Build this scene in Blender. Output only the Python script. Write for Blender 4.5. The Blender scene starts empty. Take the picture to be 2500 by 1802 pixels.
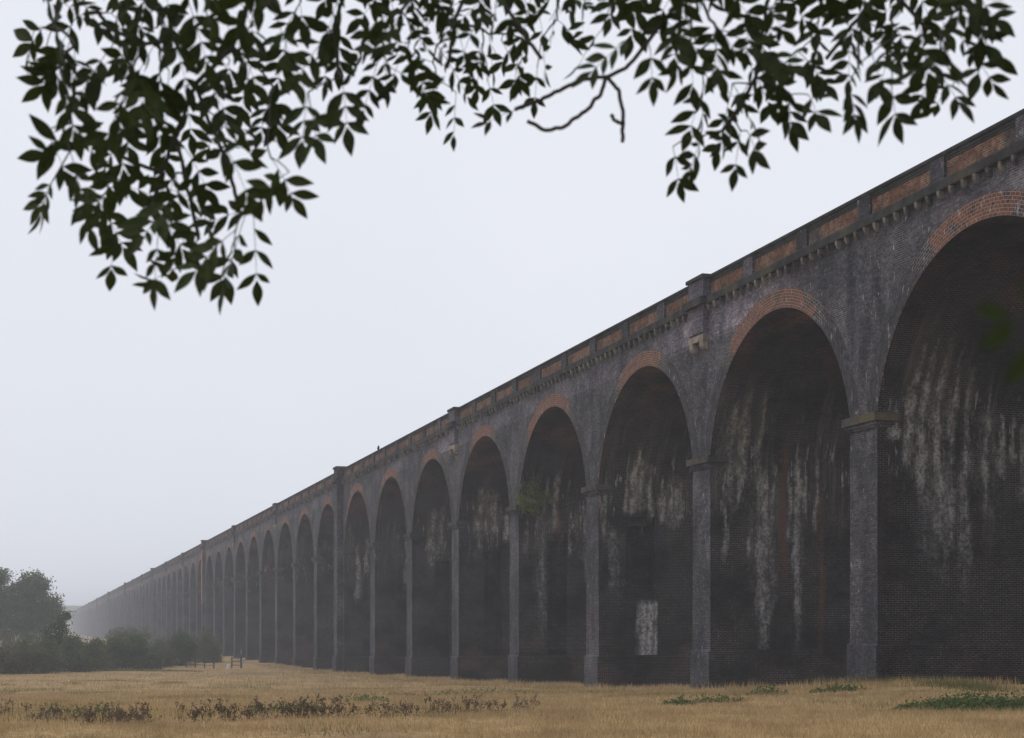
import bpy, math, random
import numpy as np
from mathutils import Vector, Matrix

# ------------------------------------------------------------------ camera
F_PX, XVP, YVP = 3850.0, 92.0, 1538.0          # in pixels of the 2500 px wide photograph
EYE = 1.7                                       # eye height above z = 0
TH = math.atan((1250 - XVP) / F_PX)             # the viaduct runs along +Y, the camera looks TH to its right
CT, ST = math.cos(TH), math.sin(TH)
scene = bpy.context.scene
col = scene.collection
cam_data = bpy.data.cameras.new("camera")
cam_data.sensor_width = 36.0
cam_data.lens = F_PX / 2500 * 36.0
cam_data.shift_y = (YVP - 901) / 2500
cam_data.clip_start = 0.05
cam_data.clip_end = 12000
cam_data.dof.use_dof = True
cam_data.dof.focus_distance = 75
cam_data.dof.aperture_fstop = 4.8
cam = bpy.data.objects.new("camera", cam_data)
cam.location = (0, 0, EYE)
cam.rotation_euler = (math.radians(90), 0, -TH)
col.objects.link(cam)
scene.camera = cam

# ------------------------------------------------------------------ world, sun, exposure
SUN_EL, SUN_AZ = math.radians(52), math.radians(-70)     # azimuth from +Y towards +X
world = bpy.data.worlds.new("World")
scene.world = world
world.use_nodes = True
wt = world.node_tree
for n in list(wt.nodes):
    wt.nodes.remove(n)
w_out = wt.nodes.new("ShaderNodeOutputWorld")
w_bg = wt.nodes.new("ShaderNodeBackground")
w_sky = wt.nodes.new("ShaderNodeTexSky")
w_sky.sky_type = 'NISHITA'
w_sky.sun_disc = False
w_sky.sun_elevation = SUN_EL
w_sky.sun_rotation = SUN_AZ
w_sky.dust_density = 6.0
w_hsv = wt.nodes.new("ShaderNodeHueSaturation")
w_hsv.inputs["Saturation"].default_value = 0.12
w_mix = wt.nodes.new("ShaderNodeMix")
w_mix.data_type = 'RGBA'
w_mix.inputs[0].default_value = 0.86                     # thick even cloud over the clear sky
w_co = wt.nodes.new("ShaderNodeTexCoord")
w_no = wt.nodes.new("ShaderNodeTexNoise")
w_no.inputs["Scale"].default_value = 2.2
w_no.inputs["Detail"].default_value = 5.0
w_rm = wt.nodes.new("ShaderNodeValToRGB")
w_rm.color_ramp.elements[0].position = 0.3
w_rm.color_ramp.elements[0].color = (8.65, 9.0, 9.9, 1)
w_rm.color_ramp.elements[1].position = 0.7
w_rm.color_ramp.elements[1].color = (9.35, 9.65, 10.45, 1)
w_bg.inputs["Strength"].default_value = 0.1
wt.links.new(w_sky.outputs[0], w_hsv.inputs["Color"])
wt.links.new(w_co.outputs["Generated"], w_no.inputs["Vector"])
wt.links.new(w_no.outputs["Fac"], w_rm.inputs[0])
wt.links.new(w_hsv.outputs[0], w_mix.inputs[6])
wt.links.new(w_rm.outputs[0], w_mix.inputs[7])
wt.links.new(w_mix.outputs[2], w_bg.inputs["Color"])
wt.links.new(w_bg.outputs[0], w_out.inputs[0])

sun_d = bpy.data.lights.new("sun", 'SUN')
sun_d.energy = 0.5
sun_d.angle = math.radians(40)
sun_d.color = (1.0, 0.97, 0.93)
sun = bpy.data.objects.new("sun", sun_d)
sv = Vector((math.sin(SUN_AZ) * math.cos(SUN_EL), math.cos(SUN_AZ) * math.cos(SUN_EL), math.sin(SUN_EL)))
sun.rotation_euler = sv.to_track_quat('Z', 'Y').to_euler()
sun.location = (-40, 20, 80)
col.objects.link(sun)

scene.view_settings.view_transform = 'Standard'
scene.view_settings.look = 'None'
scene.view_settings.exposure = 0.0
scene.view_settings.gamma = 1.0
scene.render.engine = 'CYCLES'
scene.cycles.max_bounces = 6
scene.cycles.volume_bounces = 2
scene.cycles.use_denoising = True

# ------------------------------------------------------------------ helpers
def at(sx, sy, Z):
    """point seen at photo pixel (sx, sy), Z metres along the camera axis"""
    x = (sx - 1250) / F_PX * Z
    u = (YVP - sy) / F_PX * Z
    return Vector((x * CT + Z * ST, -x * ST + Z * CT, EYE + u))

def depth(x, y):
    return x * ST + y * CT

class NB:
    """small node builder"""
    def __init__(self, name):
        self.m = bpy.data.materials.new(name)
        self.m.use_nodes = True
        self.t = self.m.node_tree
        for n in list(self.t.nodes):
            self.t.nodes.remove(n)
        self.out = self.t.nodes.new("ShaderNodeOutputMaterial")
        self.geo = None
    def n(self, typ, **kw):
        nd = self.t.nodes.new(typ)
        for k, v in kw.items():
            setattr(nd, k, v)
        return nd
    def put(self, sock, v):
        if isinstance(v, bpy.types.NodeSocket):
            self.t.links.new(v, sock)
        elif isinstance(v, (tuple, list)) and len(v) == 3 and sock.type == 'RGBA':
            sock.default_value = (*v, 1)
        else:
            sock.default_value = v
    def pos(self):
        if self.geo is None:
            self.geo = self.n("ShaderNodeNewGeometry")
        return self.geo.outputs["Position"]
    def island(self):
        self.pos()
        return self.geo.outputs["Random Per Island"]
    def xyz(self, v):
        s = self.n("ShaderNodeSeparateXYZ")
        self.put(s.inputs[0], v)
        return s.outputs
    def uv(self):
        return self.n("ShaderNodeTexCoord").outputs["UV"]
    def scale(self, v, s, off=(0, 0, 0)):
        mp = self.n("ShaderNodeMapping")
        self.put(mp.inputs["Vector"], v)
        mp.inputs["Scale"].default_value = s
        mp.inputs["Location"].default_value = off
        return mp.outputs[0]
    def noise(self, v, scale=1.0, detail=3.0, rough=0.55):
        nd = self.n("ShaderNodeTexNoise")
        self.put(nd.inputs["Vector"], v)
        nd.inputs["Scale"].default_value = scale
        nd.inputs["Detail"].default_value = detail
        nd.inputs["Roughness"].default_value = rough
        return nd.outputs["Fac"]
    def rng(self, v, a, b, lo=0.0, hi=1.0, smooth=True):
        nd = self.n("ShaderNodeMapRange")
        nd.interpolation_type = 'SMOOTHSTEP' if smooth else 'LINEAR'
        self.put(nd.inputs[0], v)
        nd.inputs[1].default_value = a
        nd.inputs[2].default_value = b
        nd.inputs[3].default_value = lo
        nd.inputs[4].default_value = hi
        return nd.outputs[0]
    def math(self, op, a, b=0.0):
        nd = self.n("ShaderNodeMath", operation=op)
        self.put(nd.inputs[0], a)
        self.put(nd.inputs[1], b)
        return nd.outputs[0]
    def mul(self, a, b):
        return self.math('MULTIPLY', a, b)
    def mix(self, f, a, b, blend='MIX'):
        nd = self.n("ShaderNodeMix", data_type='RGBA', blend_type=blend)
        self.put(nd.inputs[0], f)
        self.put(nd.inputs[6], a)
        self.put(nd.inputs[7], b)
        return nd.outputs[2]
    def attr(self, name):
        nd = self.n("ShaderNodeAttribute")
        nd.attribute_name = name
        return nd
    def brick(self, v, c1, c2, mortar, w=0.235, h=0.078, ms=0.011):
        nd = self.n("ShaderNodeTexBrick")
        self.put(nd.inputs["Vector"], v)
        self.put(nd.inputs["Color1"], c1)
        self.put(nd.inputs["Color2"], c2)
        self.put(nd.inputs["Mortar"], mortar)
        nd.inputs["Scale"].default_value = 1.0
        nd.inputs["Mortar Size"].default_value = ms
        nd.inputs["Mortar Smooth"].default_value = 0.3
        nd.inputs["Bias"].default_value = 0.0
        nd.inputs["Brick Width"].default_value = w
        nd.inputs["Row Height"].default_value = h
        return nd.outputs["Color"], nd.outputs["Fac"]
    def done(self, color, rough=0.9, bump=None, bstr=0.3, bdist=0.02, trans=None, spec=0.1):
        b = self.n("ShaderNodeBsdfPrincipled")
        self.put(b.inputs["Base Color"], color)
        self.put(b.inputs["Roughness"], rough)
        b.inputs["Specular IOR Level"].default_value = spec
        if bump is not None:
            bp = self.n("ShaderNodeBump")
            bp.inputs["Strength"].default_value = bstr
            bp.inputs["Distance"].default_value = bdist
            self.put(bp.inputs["Height"], bump)
            self.t.links.new(bp.outputs[0], b.inputs["Normal"])
        res = b.outputs[0]
        if trans is not None:
            tr = self.n("ShaderNodeBsdfTranslucent")
            self.put(tr.inputs[0], trans[0])
            ms = self.n("ShaderNodeMixShader")
            ms.inputs[0].default_value = trans[1]
            self.t.links.new(res, ms.inputs[1])
            self.t.links.new(tr.outputs[0], ms.inputs[2])
            res = ms.outputs[0]
        self.t.links.new(res, self.out.inputs[0])
        return self.m

M = {}
PITCH = 14.22
M0, M1 = 4.96e-4, 1.212e-4
D = CT * CT * PITCH / (M1 * F_PX)                        # lateral distance of the front face
S0 = M0 * F_PX * D / (CT * CT) - D * math.tan(TH)        # distance along Y of the first pier

# ------------------------------------------------------------------ materials: masonry
def masonry(name, inner=False):
    b = NB(name)
    P = b.pos()
    x, y, z = b.xyz(P)
    uv = b.uv()
    pt = b.noise(b.scale(P, (0.35, 0.35, 0.5)), 1.0, 4.0)
    soot = b.noise(b.scale(P, (0.9, 0.9, 0.35)), 1.0, 5.0, 0.6)
    grain = b.noise(P, 7.5, 5.0, 0.75)
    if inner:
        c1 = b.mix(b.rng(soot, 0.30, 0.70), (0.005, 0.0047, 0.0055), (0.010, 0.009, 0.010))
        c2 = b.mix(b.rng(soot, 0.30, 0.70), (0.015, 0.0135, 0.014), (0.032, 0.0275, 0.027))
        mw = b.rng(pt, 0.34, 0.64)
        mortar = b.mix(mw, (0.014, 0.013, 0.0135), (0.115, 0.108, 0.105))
    else:
        c1 = b.mix(b.rng(soot, 0.35, 0.65), (0.019, 0.019, 0.025), (0.046, 0.045, 0.053))
        c2 = b.mix(b.rng(soot, 0.35, 0.65), (0.050, 0.049, 0.057), (0.115, 0.109, 0.117))
        mw = b.rng(pt, 0.46, 0.62)
        mortar = b.mix(mw, (0.045, 0.044, 0.047), (0.155, 0.15, 0.155))
    c, bf = b.brick(uv, c1, c2, mortar)
    c = b.mix(b.rng(grain, 0.30, 0.48, 0.75, 0.0), c, b.mix(1.0, c, (0.35, 0.35, 0.36), 'MULTIPLY'))
    c = b.mix(b.rng(grain, 0.52, 0.72, 0.0, 0.9), c, b.mix(1.0, c, (2.5, 2.45, 2.45), 'MULTIPLY'))
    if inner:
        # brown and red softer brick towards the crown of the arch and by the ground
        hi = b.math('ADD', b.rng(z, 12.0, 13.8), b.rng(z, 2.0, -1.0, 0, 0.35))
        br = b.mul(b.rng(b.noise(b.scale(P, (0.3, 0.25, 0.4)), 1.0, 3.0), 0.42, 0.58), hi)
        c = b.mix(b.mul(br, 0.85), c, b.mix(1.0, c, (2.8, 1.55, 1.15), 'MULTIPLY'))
        # lime run-off: long ragged streaks from the haunch down the pier face
        st = b.noise(b.scale(P, (1.5, 0.08, 0.06)), 1.0, 3.0, 0.6)
        fine = b.noise(b.scale(P, (7.0, 0.6, 0.45)), 1.0, 5.0, 0.7)
        blot = b.noise(b.scale(P, (3.0, 1.0, 1.6), (0, 3, 1)), 1.0, 5.0, 0.7)
        band = b.mul(b.rng(z, 13.3, 11.6), b.rng(z, 3.0, 9.5, 0.10, 1.0))
        patch = b.rng(b.noise(b.scale(P, (0.5, 0.13, 0.16), (5, 2, 1)), 1.0, 2.0), 0.38, 0.58)
        rag = b.math('ADD', b.mul(st, 0.6), b.mul(fine, 0.4))
        sm = b.mul(b.mul(b.mul(b.rng(rag, 0.47, 0.60), band), patch), b.rng(blot, 0.32, 0.58, 0.25, 1.0))
        c = b.mix(b.mul(sm, 0.72), c, (0.125, 0.113, 0.098))
        # short bright drips about the springing
        dr = b.noise(b.scale(P, (4.6, 0.25, 0.9), (3.1, 0, 0)), 1.0, 5.0, 0.7)
        db = b.mul(b.rng(z, 6.0, 8.6), b.rng(z, 11.8, 9.6))
        c = b.mix(b.mul(b.mul(b.rng(dr, 0.585, 0.66), db), 0.8), c, (0.33, 0.315, 0.295))
        ru = b.noise(b.scale(P, (1.1, 0.09, 0.05), (9.3, 4, 0)), 1.0, 2.0)
        c = b.mix(b.mul(b.mul(b.rng(ru, 0.67, 0.71), band), 0.4), c, (0.12, 0.06, 0.035))
        # hand placed stains carried by the mesh, broken up by the grain of the wall
        a = b.attr("stain")
        sc = b.n("ShaderNodeSeparateColor")
        b.t.links.new(a.outputs["Color"], sc.inputs[0])
        brk = b.mul(b.math('ADD', 0.1, b.math('ADD', b.mul(fine, 1.1), b.mul(blot, 0.7))), b.rng(grain, 0.30, 0.62, 0.72, 1.15))
        wv = b.rng(b.mul(sc.outputs[0], brk), 0.13, 0.82)
        tone = b.mix(b.rng(blot, 0.35, 0.62), (0.135, 0.127, 0.115), (0.40, 0.385, 0.36))
        tone = b.mix(b.rng(z, 8.5, 5.0, 0.0, 0.8), tone, b.mix(b.rng(blot, 0.35, 0.62), (0.095, 0.094, 0.102), (0.28, 0.28, 0.295)))
        tone = b.mix(b.rng(sc.outputs[0], 0.70, 0.95), tone, b.mix(b.rng(grain, 0.4, 0.6), (0.24, 0.24, 0.25), (0.42, 0.42, 0.43)))
        c = b.mix(b.mul(wv, b.rng(grain, 0.34, 0.6, 0.55, 1.0)), c, tone)
        rv = b.rng(b.mul(sc.outputs[1], brk), 0.10, 0.75)
        c = b.mix(b.mul(rv, 0.85), c, (0.135, 0.066, 0.034))
        gr = b.mul(b.rng(z, 0.6, -1.2), b.rng(soot, 0.4, 0.6))
        c = b.mix(b.mul(gr, 0.5), c, (0.03, 0.034, 0.024))
    else:
        # repaired lighter courses above the crowns, in lengths
        yv = b.n("ShaderNodeCombineXYZ")
        b.t.links.new(y, yv.inputs[0])
        rp = b.noise(yv.outputs[0], 0.045, 1.0)
        rp = b.mul(b.math('GREATER_THAN', rp, 0.47), b.math('GREATER_THAN', z, 14.45))
        c = b.mix(b.mul(rp, 0.8), c, b.mix(1.0, c, (1.55, 1.48, 1.52), 'MULTIPLY'))
        for ya, yb, zz in ((S0 + PITCH - 8.6, S0 + PITCH + 6.6, EYE + 12.55), (S0 + 3 * PITCH + 6.0, S0 + 4 * PITCH + 5.0, EYE + 12.75)):
            m3 = b.mul(b.mul(b.math('GREATER_THAN', y, ya), b.math('LESS_THAN', y, yb)), b.math('GREATER_THAN', z, zz))
            c = b.mix(b.mul(m3, 0.9), c, b.mix(1.0, c, (1.62, 1.55, 1.60), 'MULTIPLY'))
        # odd replaced bricks of a redder sort
        od = b.noise(b.scale(P, (0.25, 0.25, 0.3), (2, 6, 4)), 1.0, 2.0)
        c = b.mix(b.rng(od, 0.58, 0.70, 0, 0.5), c, b.mix(1.0, c, (1.3, 1.12, 1.06), 'MULTIPLY'))
        st = b.noise(b.scale(P, (0.2, 1.3, 0.07)), 1.0, 4.0, 0.6)
        c = b.mix(b.mul(b.mul(b.rng(st, 0.60, 0.75), b.rng(grain, 0.35, 0.6)), 0.45), c, (0.15, 0.15, 0.17))
        dk = b.noise(b.scale(P, (0.2, 1.9, 0.05), (0, 7, 0)), 1.0, 3.0, 0.6)
        c = b.mix(b.mul(b.rng(dk, 0.52, 0.75), 0.35), c, (0.014, 0.014, 0.017))
        # blotchy darker tone, stronger up towards the ledge
        ledge = b.mul(b.rng(z, 15.0, 15.8), b.rng(soot, 0.35, 0.6))
        c = b.mix(b.mul(ledge, 0.6), c, (0.012, 0.012, 0.013))
        # white lime specks and short drips
        dr = b.noise(b.scale(P, (5.0, 6.0, 1.9)), 1.0, 5.0, 0.72)
        lo = b.rng(b.noise(b.scale(P, (0.5, 0.5, 0.4), (3, 1, 5)), 1.0, 3.0), 0.42, 0.60)
        c = b.mix(b.mul(b.mul(b.rng(dr, 0.615, 0.67), lo), 0.9), c, (0.40, 0.40, 0.40))
        gr = b.mul(b.rng(z, 0.2, -1.5), b.rng(soot, 0.35, 0.6))
        c = b.mix(b.mul(gr, 0.6), c, (0.034, 0.038, 0.028))
    hgt = b.math('ADD', b.mul(bf, -0.6), b.mul(grain, 0.8))
    return b.done(c, 0.9, hgt, 0.6, 0.03, spec=0.03 if inner else 0.08)

M['front'] = masonry("blue_brick_weathered")
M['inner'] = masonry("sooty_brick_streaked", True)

def ring_mat():
    b = NB("arch_ring_brick")
    P = b.pos()
    x, y, z = b.xyz(P)
    uv = b.uv()
    u, v, _ = b.xyz(uv)
    yv = b.n("ShaderNodeCombineXYZ")
    b.t.links.new(y, yv.inputs[0])
    n = b.noise(P, 0.9, 3.0)
    nb = b.noise(P, 2.6, 1.0)
    wide = b.noise(yv.outputs[0], 0.10, 0.0)
    shift = b.noise(yv.outputs[0], 0.071, 0.0)
    uu = b.math('ABSOLUTE', b.math('ADD', u, b.mul(b.math('SUBTRACT', shift, 0.55), 7.0)))
    ext = b.math('ADD', uu, b.mul(b.math('SUBTRACT', n, 0.5), 3.0))
    lim = b.math('SUBTRACT', ext, b.mul(b.math('SUBTRACT', wide, 0.5), 2.5))
    red = b.mul(b.rng(lim, 2.5, 2.8, 1.0, 0.0), b.rng(nb, 0.60, 0.64, 1.0, 0.15))
    point = b.rng(lim, 3.3, 4.2, 1.0, 0.0)          # repointed length
    grain = b.noise(P, 8.0, 4.0, 0.75)
    c1 = b.mix(red, (0.020, 0.020, 0.024), (0.180, 0.070, 0.042))
    c2 = b.mix(red, (0.062, 0.059, 0.063), (0.120, 0.050, 0.032))
    mo = b.mix(point, (0.065, 0.063, 0.066), (0.235, 0.210, 0.185))
    c, bf = b.brick(uv, c1, c2, mo, 0.225, 0.115, 0.011)
    c = b.mix(b.rng(grain, 0.30, 0.5, 0.7, 0.0), c, b.mix(1.0, c, (0.45, 0.45, 0.46), 'MULTIPLY'))
    c = b.mix(b.rng(grain, 0.52, 0.72, 0.0, 0.7), c, b.mix(1.0, c, (1.7, 1.65, 1.6), 'MULTIPLY'))
    lim2 = b.noise(b.scale(P, (3, 3, 1.2)), 1.3, 5.0, 0.72)
    c = b.mix(b.rng(lim2, 0.58, 0.66, 0, 0.75), c, (0.32, 0.30, 0.28))
    return b.done(c, 0.9, b.mul(bf, -1.0), 0.4, 0.01)
M['ring'] = ring_mat()

def panel_mat():
    b = NB("red_brick_panel")
    P = b.pos()
    x, y, z = b.xyz(P)
    uv = b.uv()
    yv = b.n("ShaderNodeCombineXYZ")
    b.t.links.new(y, yv.inputs[0])
    n = b.noise(P, 0.8, 3.0)
    blue = b.rng(b.noise(yv.outputs[0], 0.21, 1.0), 0.60, 0.64)
    low = b.rng(b.math('ADD', z, b.mul(b.math('SUBTRACT', n, 0.5), 0.9)), 16.42, 16.2)
    f = b.math('MAXIMUM', blue, b.mul(low, 0.35))
    c1 = b.mix(f, (0.215, 0.086, 0.046), (0.050, 0.045, 0.046))
    c2 = b.mix(f, (0.098, 0.050, 0.034), (0.075, 0.064, 0.063))
    c, bf = b.brick(uv, c1, c2, b.mix(b.rng(n, 0.45, 0.6), (0.10, 0.075, 0.055), (0.28, 0.235, 0.18)))
    sp = b.noise(P, 4.0, 4.0, 0.7)
    c = b.mix(b.rng(sp, 0.42, 0.62, 0, 0.8), c, b.mix(1.0, c, (0.42, 0.45, 0.52), 'MULTIPLY'))
    g2 = b.noise(P, 9.0, 4.0, 0.75)
    c = b.mix(b.rng(g2, 0.3, 0.5, 0.6, 0.0), c, b.mix(1.0, c, (0.5, 0.5, 0.5), 'MULTIPLY'))
    c = b.mix(b.rng(g2, 0.55, 0.72, 0.0, 0.6), c, b.mix(1.0, c, (1.8, 1.7, 1.6), 'MULTIPLY'))
    return b.done(c, 0.9, b.mul(bf, -1.0), 0.4, 0.01)
M['panel'] = panel_mat()

def stone(name, base, dark, lichen=None, lichen_f=0.0):
    b = NB(name)
    P = b.pos()
    n = b.noise(P, 1.3, 5.0, 0.65)
    n2 = b.noise(P, 6.0, 4.0, 0.7)
    c = b.mix(b.rng(n, 0.36, 0.64), dark, base)
    c = b.mix(b.rng(n2, 0.3, 0.75, 0, 0.6), c, b.mix(1.0, c, (0.62, 0.62, 0.62), 'MULTIPLY'))
    if lichen:
        c = b.mix(b.mul(b.rng(b.noise(b.scale(P, (0.5, 0.5, 0.8)), 1.0, 3.0), 0.54, 0.66), lichen_f), c, lichen)
    return b.done(c, 0.9, n2, 0.4, 0.02)
M['stone_dark'] = stone("dark_weathered_stone", (0.052, 0.051, 0.050), (0.022, 0.022, 0.023), (0.15, 0.12, 0.045), 0.25)
M['stone_cap'] = stone("impost_stone", (0.085, 0.080, 0.070), (0.035, 0.034, 0.031), (0.17, 0.13, 0.03), 0.3)
M['stone_pale'] = stone("pale_corbel_stone", (0.24, 0.212, 0.18), (0.045, 0.042, 0.040))
M['stone_buff'] = stone("buff_bracket_stone", (0.33, 0.285, 0.225), (0.19, 0.165, 0.14))
M['ballast'] = stone("ballast", (0.16, 0.15, 0.14), (0.10, 0.095, 0.09))
M['terracotta'] = stone("fresh_red_brick", (0.36, 0.14, 0.085), (0.29, 0.12, 0.075))
M['coping'] = stone("coping_brick", (0.060, 0.062, 0.062), (0.028, 0.029, 0.030))

def foliage_mat(name, dark, light, tr=0.25, tc=(0.10, 0.16, 0.03)):
    b = NB(name)
    r = b.island()
    n = b.noise(b.pos(), 0.55, 2.0)
    f = b.math('ADD', b.mul(r, 0.6), b.mul(b.rng(n, 0.35, 0.65), 0.4))
    c = b.mix(f, dark, light)
    return b.done(c, 0.6, trans=(tc, tr))
M['hedge'] = foliage_mat("hedge_leaves", (0.055, 0.072, 0.036), (0.120, 0.140, 0.068))
M['hedge_b'] = foliage_mat("hedge_leaves_olive", (0.078, 0.080, 0.044), (0.160, 0.150, 0.085))
M['willow'] = foliage_mat("tree_leaves", (0.068, 0.092, 0.046), (0.150, 0.190, 0.090))
M['ivy'] = foliage_mat("ivy_leaves", (0.036, 0.052, 0.026), (0.080, 0.100, 0.048))
M['bramble'] = foliage_mat("bramble_leaves", (0.080, 0.064, 0.046), (0.150, 0.118, 0.080))
M['weed_green'] = foliage_mat("green_weed", (0.050, 0.080, 0.026), (0.115, 0.150, 0.055))
M['weed_cap'] = foliage_mat("wall_shrub_leaves", (0.100, 0.130, 0.040), (0.210, 0.230, 0.085))
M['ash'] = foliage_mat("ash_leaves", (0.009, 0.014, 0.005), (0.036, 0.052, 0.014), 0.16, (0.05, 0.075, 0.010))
M['dock'] = foliage_mat("dead_dock_seed", (0.062, 0.046, 0.033), (0.190, 0.138, 0.095), 0.12, (0.16, 0.10, 0.06))
M['grass'] = foliage_mat("dry_grass_blades", (0.22, 0.140, 0.058), (0.66, 0.475, 0.245), 0.3, (0.50, 0.36, 0.17))
def grass_mat():
    b = NB("dry_grass_blades")
    P = b.pos()
    r = b.island()
    big = b.noise(b.scale(P, (0.16, 0.10, 0)), 1.0, 4.0, 0.6)
    mid = b.noise(b.scale(P, (0.7, 0.5, 0), (3, 1, 0)), 1.0, 4.0, 0.6)
    c = b.mix(r, (0.26, 0.172, 0.075), (0.76, 0.575, 0.325))
    c = b.mix(b.rng(mid, 0.40, 0.64, 0, 0.7), c, (0.27, 0.175, 0.085))
    c = b.mix(b.rng(big, 0.52, 0.66, 0, 0.65), c, (0.215, 0.155, 0.09))
    gr = b.noise(b.scale(P, (0.25, 0.14, 0), (9, 4, 0)), 1.0, 4.0, 0.65)
    c = b.mix(b.rng(gr, 0.56, 0.66, 0, 0.6), c, (0.15, 0.145, 0.06))
    return b.done(c, 0.7, trans=((0.50, 0.36, 0.17), 0.25))
M['grass'] = grass_mat()
M['grass_green'] = foliage_mat("green_grass_blades", (0.065, 0.082, 0.026), (0.20, 0.18, 0.075), 0.3, (0.16, 0.16, 0.05))

def bark_mat(name, a, c2):
    b = NB(name)
    n = b.noise(b.scale(b.pos(), (14, 14, 3)), 1.0, 4.0)
    return b.done(b.mix(n, a, c2), 0.9, n, 0.5, 0.01)
M['bark'] = bark_mat("bark", (0.030, 0.026, 0.024), (0.060, 0.054, 0.048))
M['wood'] = bark_mat("grey_timber", (0.05, 0.047, 0.043), (0.095, 0.088, 0.08))

def plain(name, c, rough=0.6):
    b = NB(name)
    n = b.noise(b.pos(), 9.0, 3.0)
    return b.done(b.mix(b.rng(n, 0.3, 0.7), tuple(q * 0.75 for q in c), c), rough)
M['white'] = plain("white_plastic", (0.62, 0.62, 0.62))
M['blue'] = plain("dark_blue_plastic", (0.022, 0.024, 0.085), 0.4)
M['ochre'] = plain("sawn_timber", (0.34, 0.25, 0.13))
M['feather'] = plain("dark_feathers", (0.05, 0.05, 0.055))

def ground_mat():
    b = NB("dry_field_grass")
    P = b.pos()
    big = b.noise(b.scale(P, (0.05, 0.05, 0)), 1.0, 4.0)
    mid = b.noise(b.scale(P, (0.35, 0.35, 0)), 1.0, 5.0, 0.6)
    fine = b.noise(b.scale(P, (5, 5, 0)), 1.0, 5.0, 0.7)
    c = b.mix(b.rng(mid, 0.3, 0.7), (0.34, 0.215, 0.092), (0.58, 0.405, 0.20))
    c = b.mix(b.rng(fine, 0.3, 0.68, 0, 0.85), c, (0.17, 0.11, 0.052))
    br = b.noise(b.scale(P, (0.13, 0.07, 0), (4, 2, 0)), 1.0, 4.0, 0.6)
    c = b.mix(b.rng(br, 0.53, 0.66, 0, 0.75), c, (0.165, 0.112, 0.076))
    gr = b.noise(b.scale(P, (0.16, 0.16, 0), (1, 8, 0)), 1.0, 5.0, 0.65)
    c = b.mix(b.rng(gr, 0.60, 0.68, 0, 0.75), c, (0.105, 0.112, 0.042))
    return b.done(c, 0.95, fine, 0.6, 0.05)
M['ground'] = ground_mat()

def hill_mat():
    b = NB("far_hill")
    n = b.noise(b.pos(), 0.01, 3.0)
    return b.done(b.mix(b.rng(n, 0.4, 0.6), (0.10, 0.11, 0.06), (0.22, 0.18, 0.10)), 0.95)
M['hill'] = hill_mat()

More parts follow.
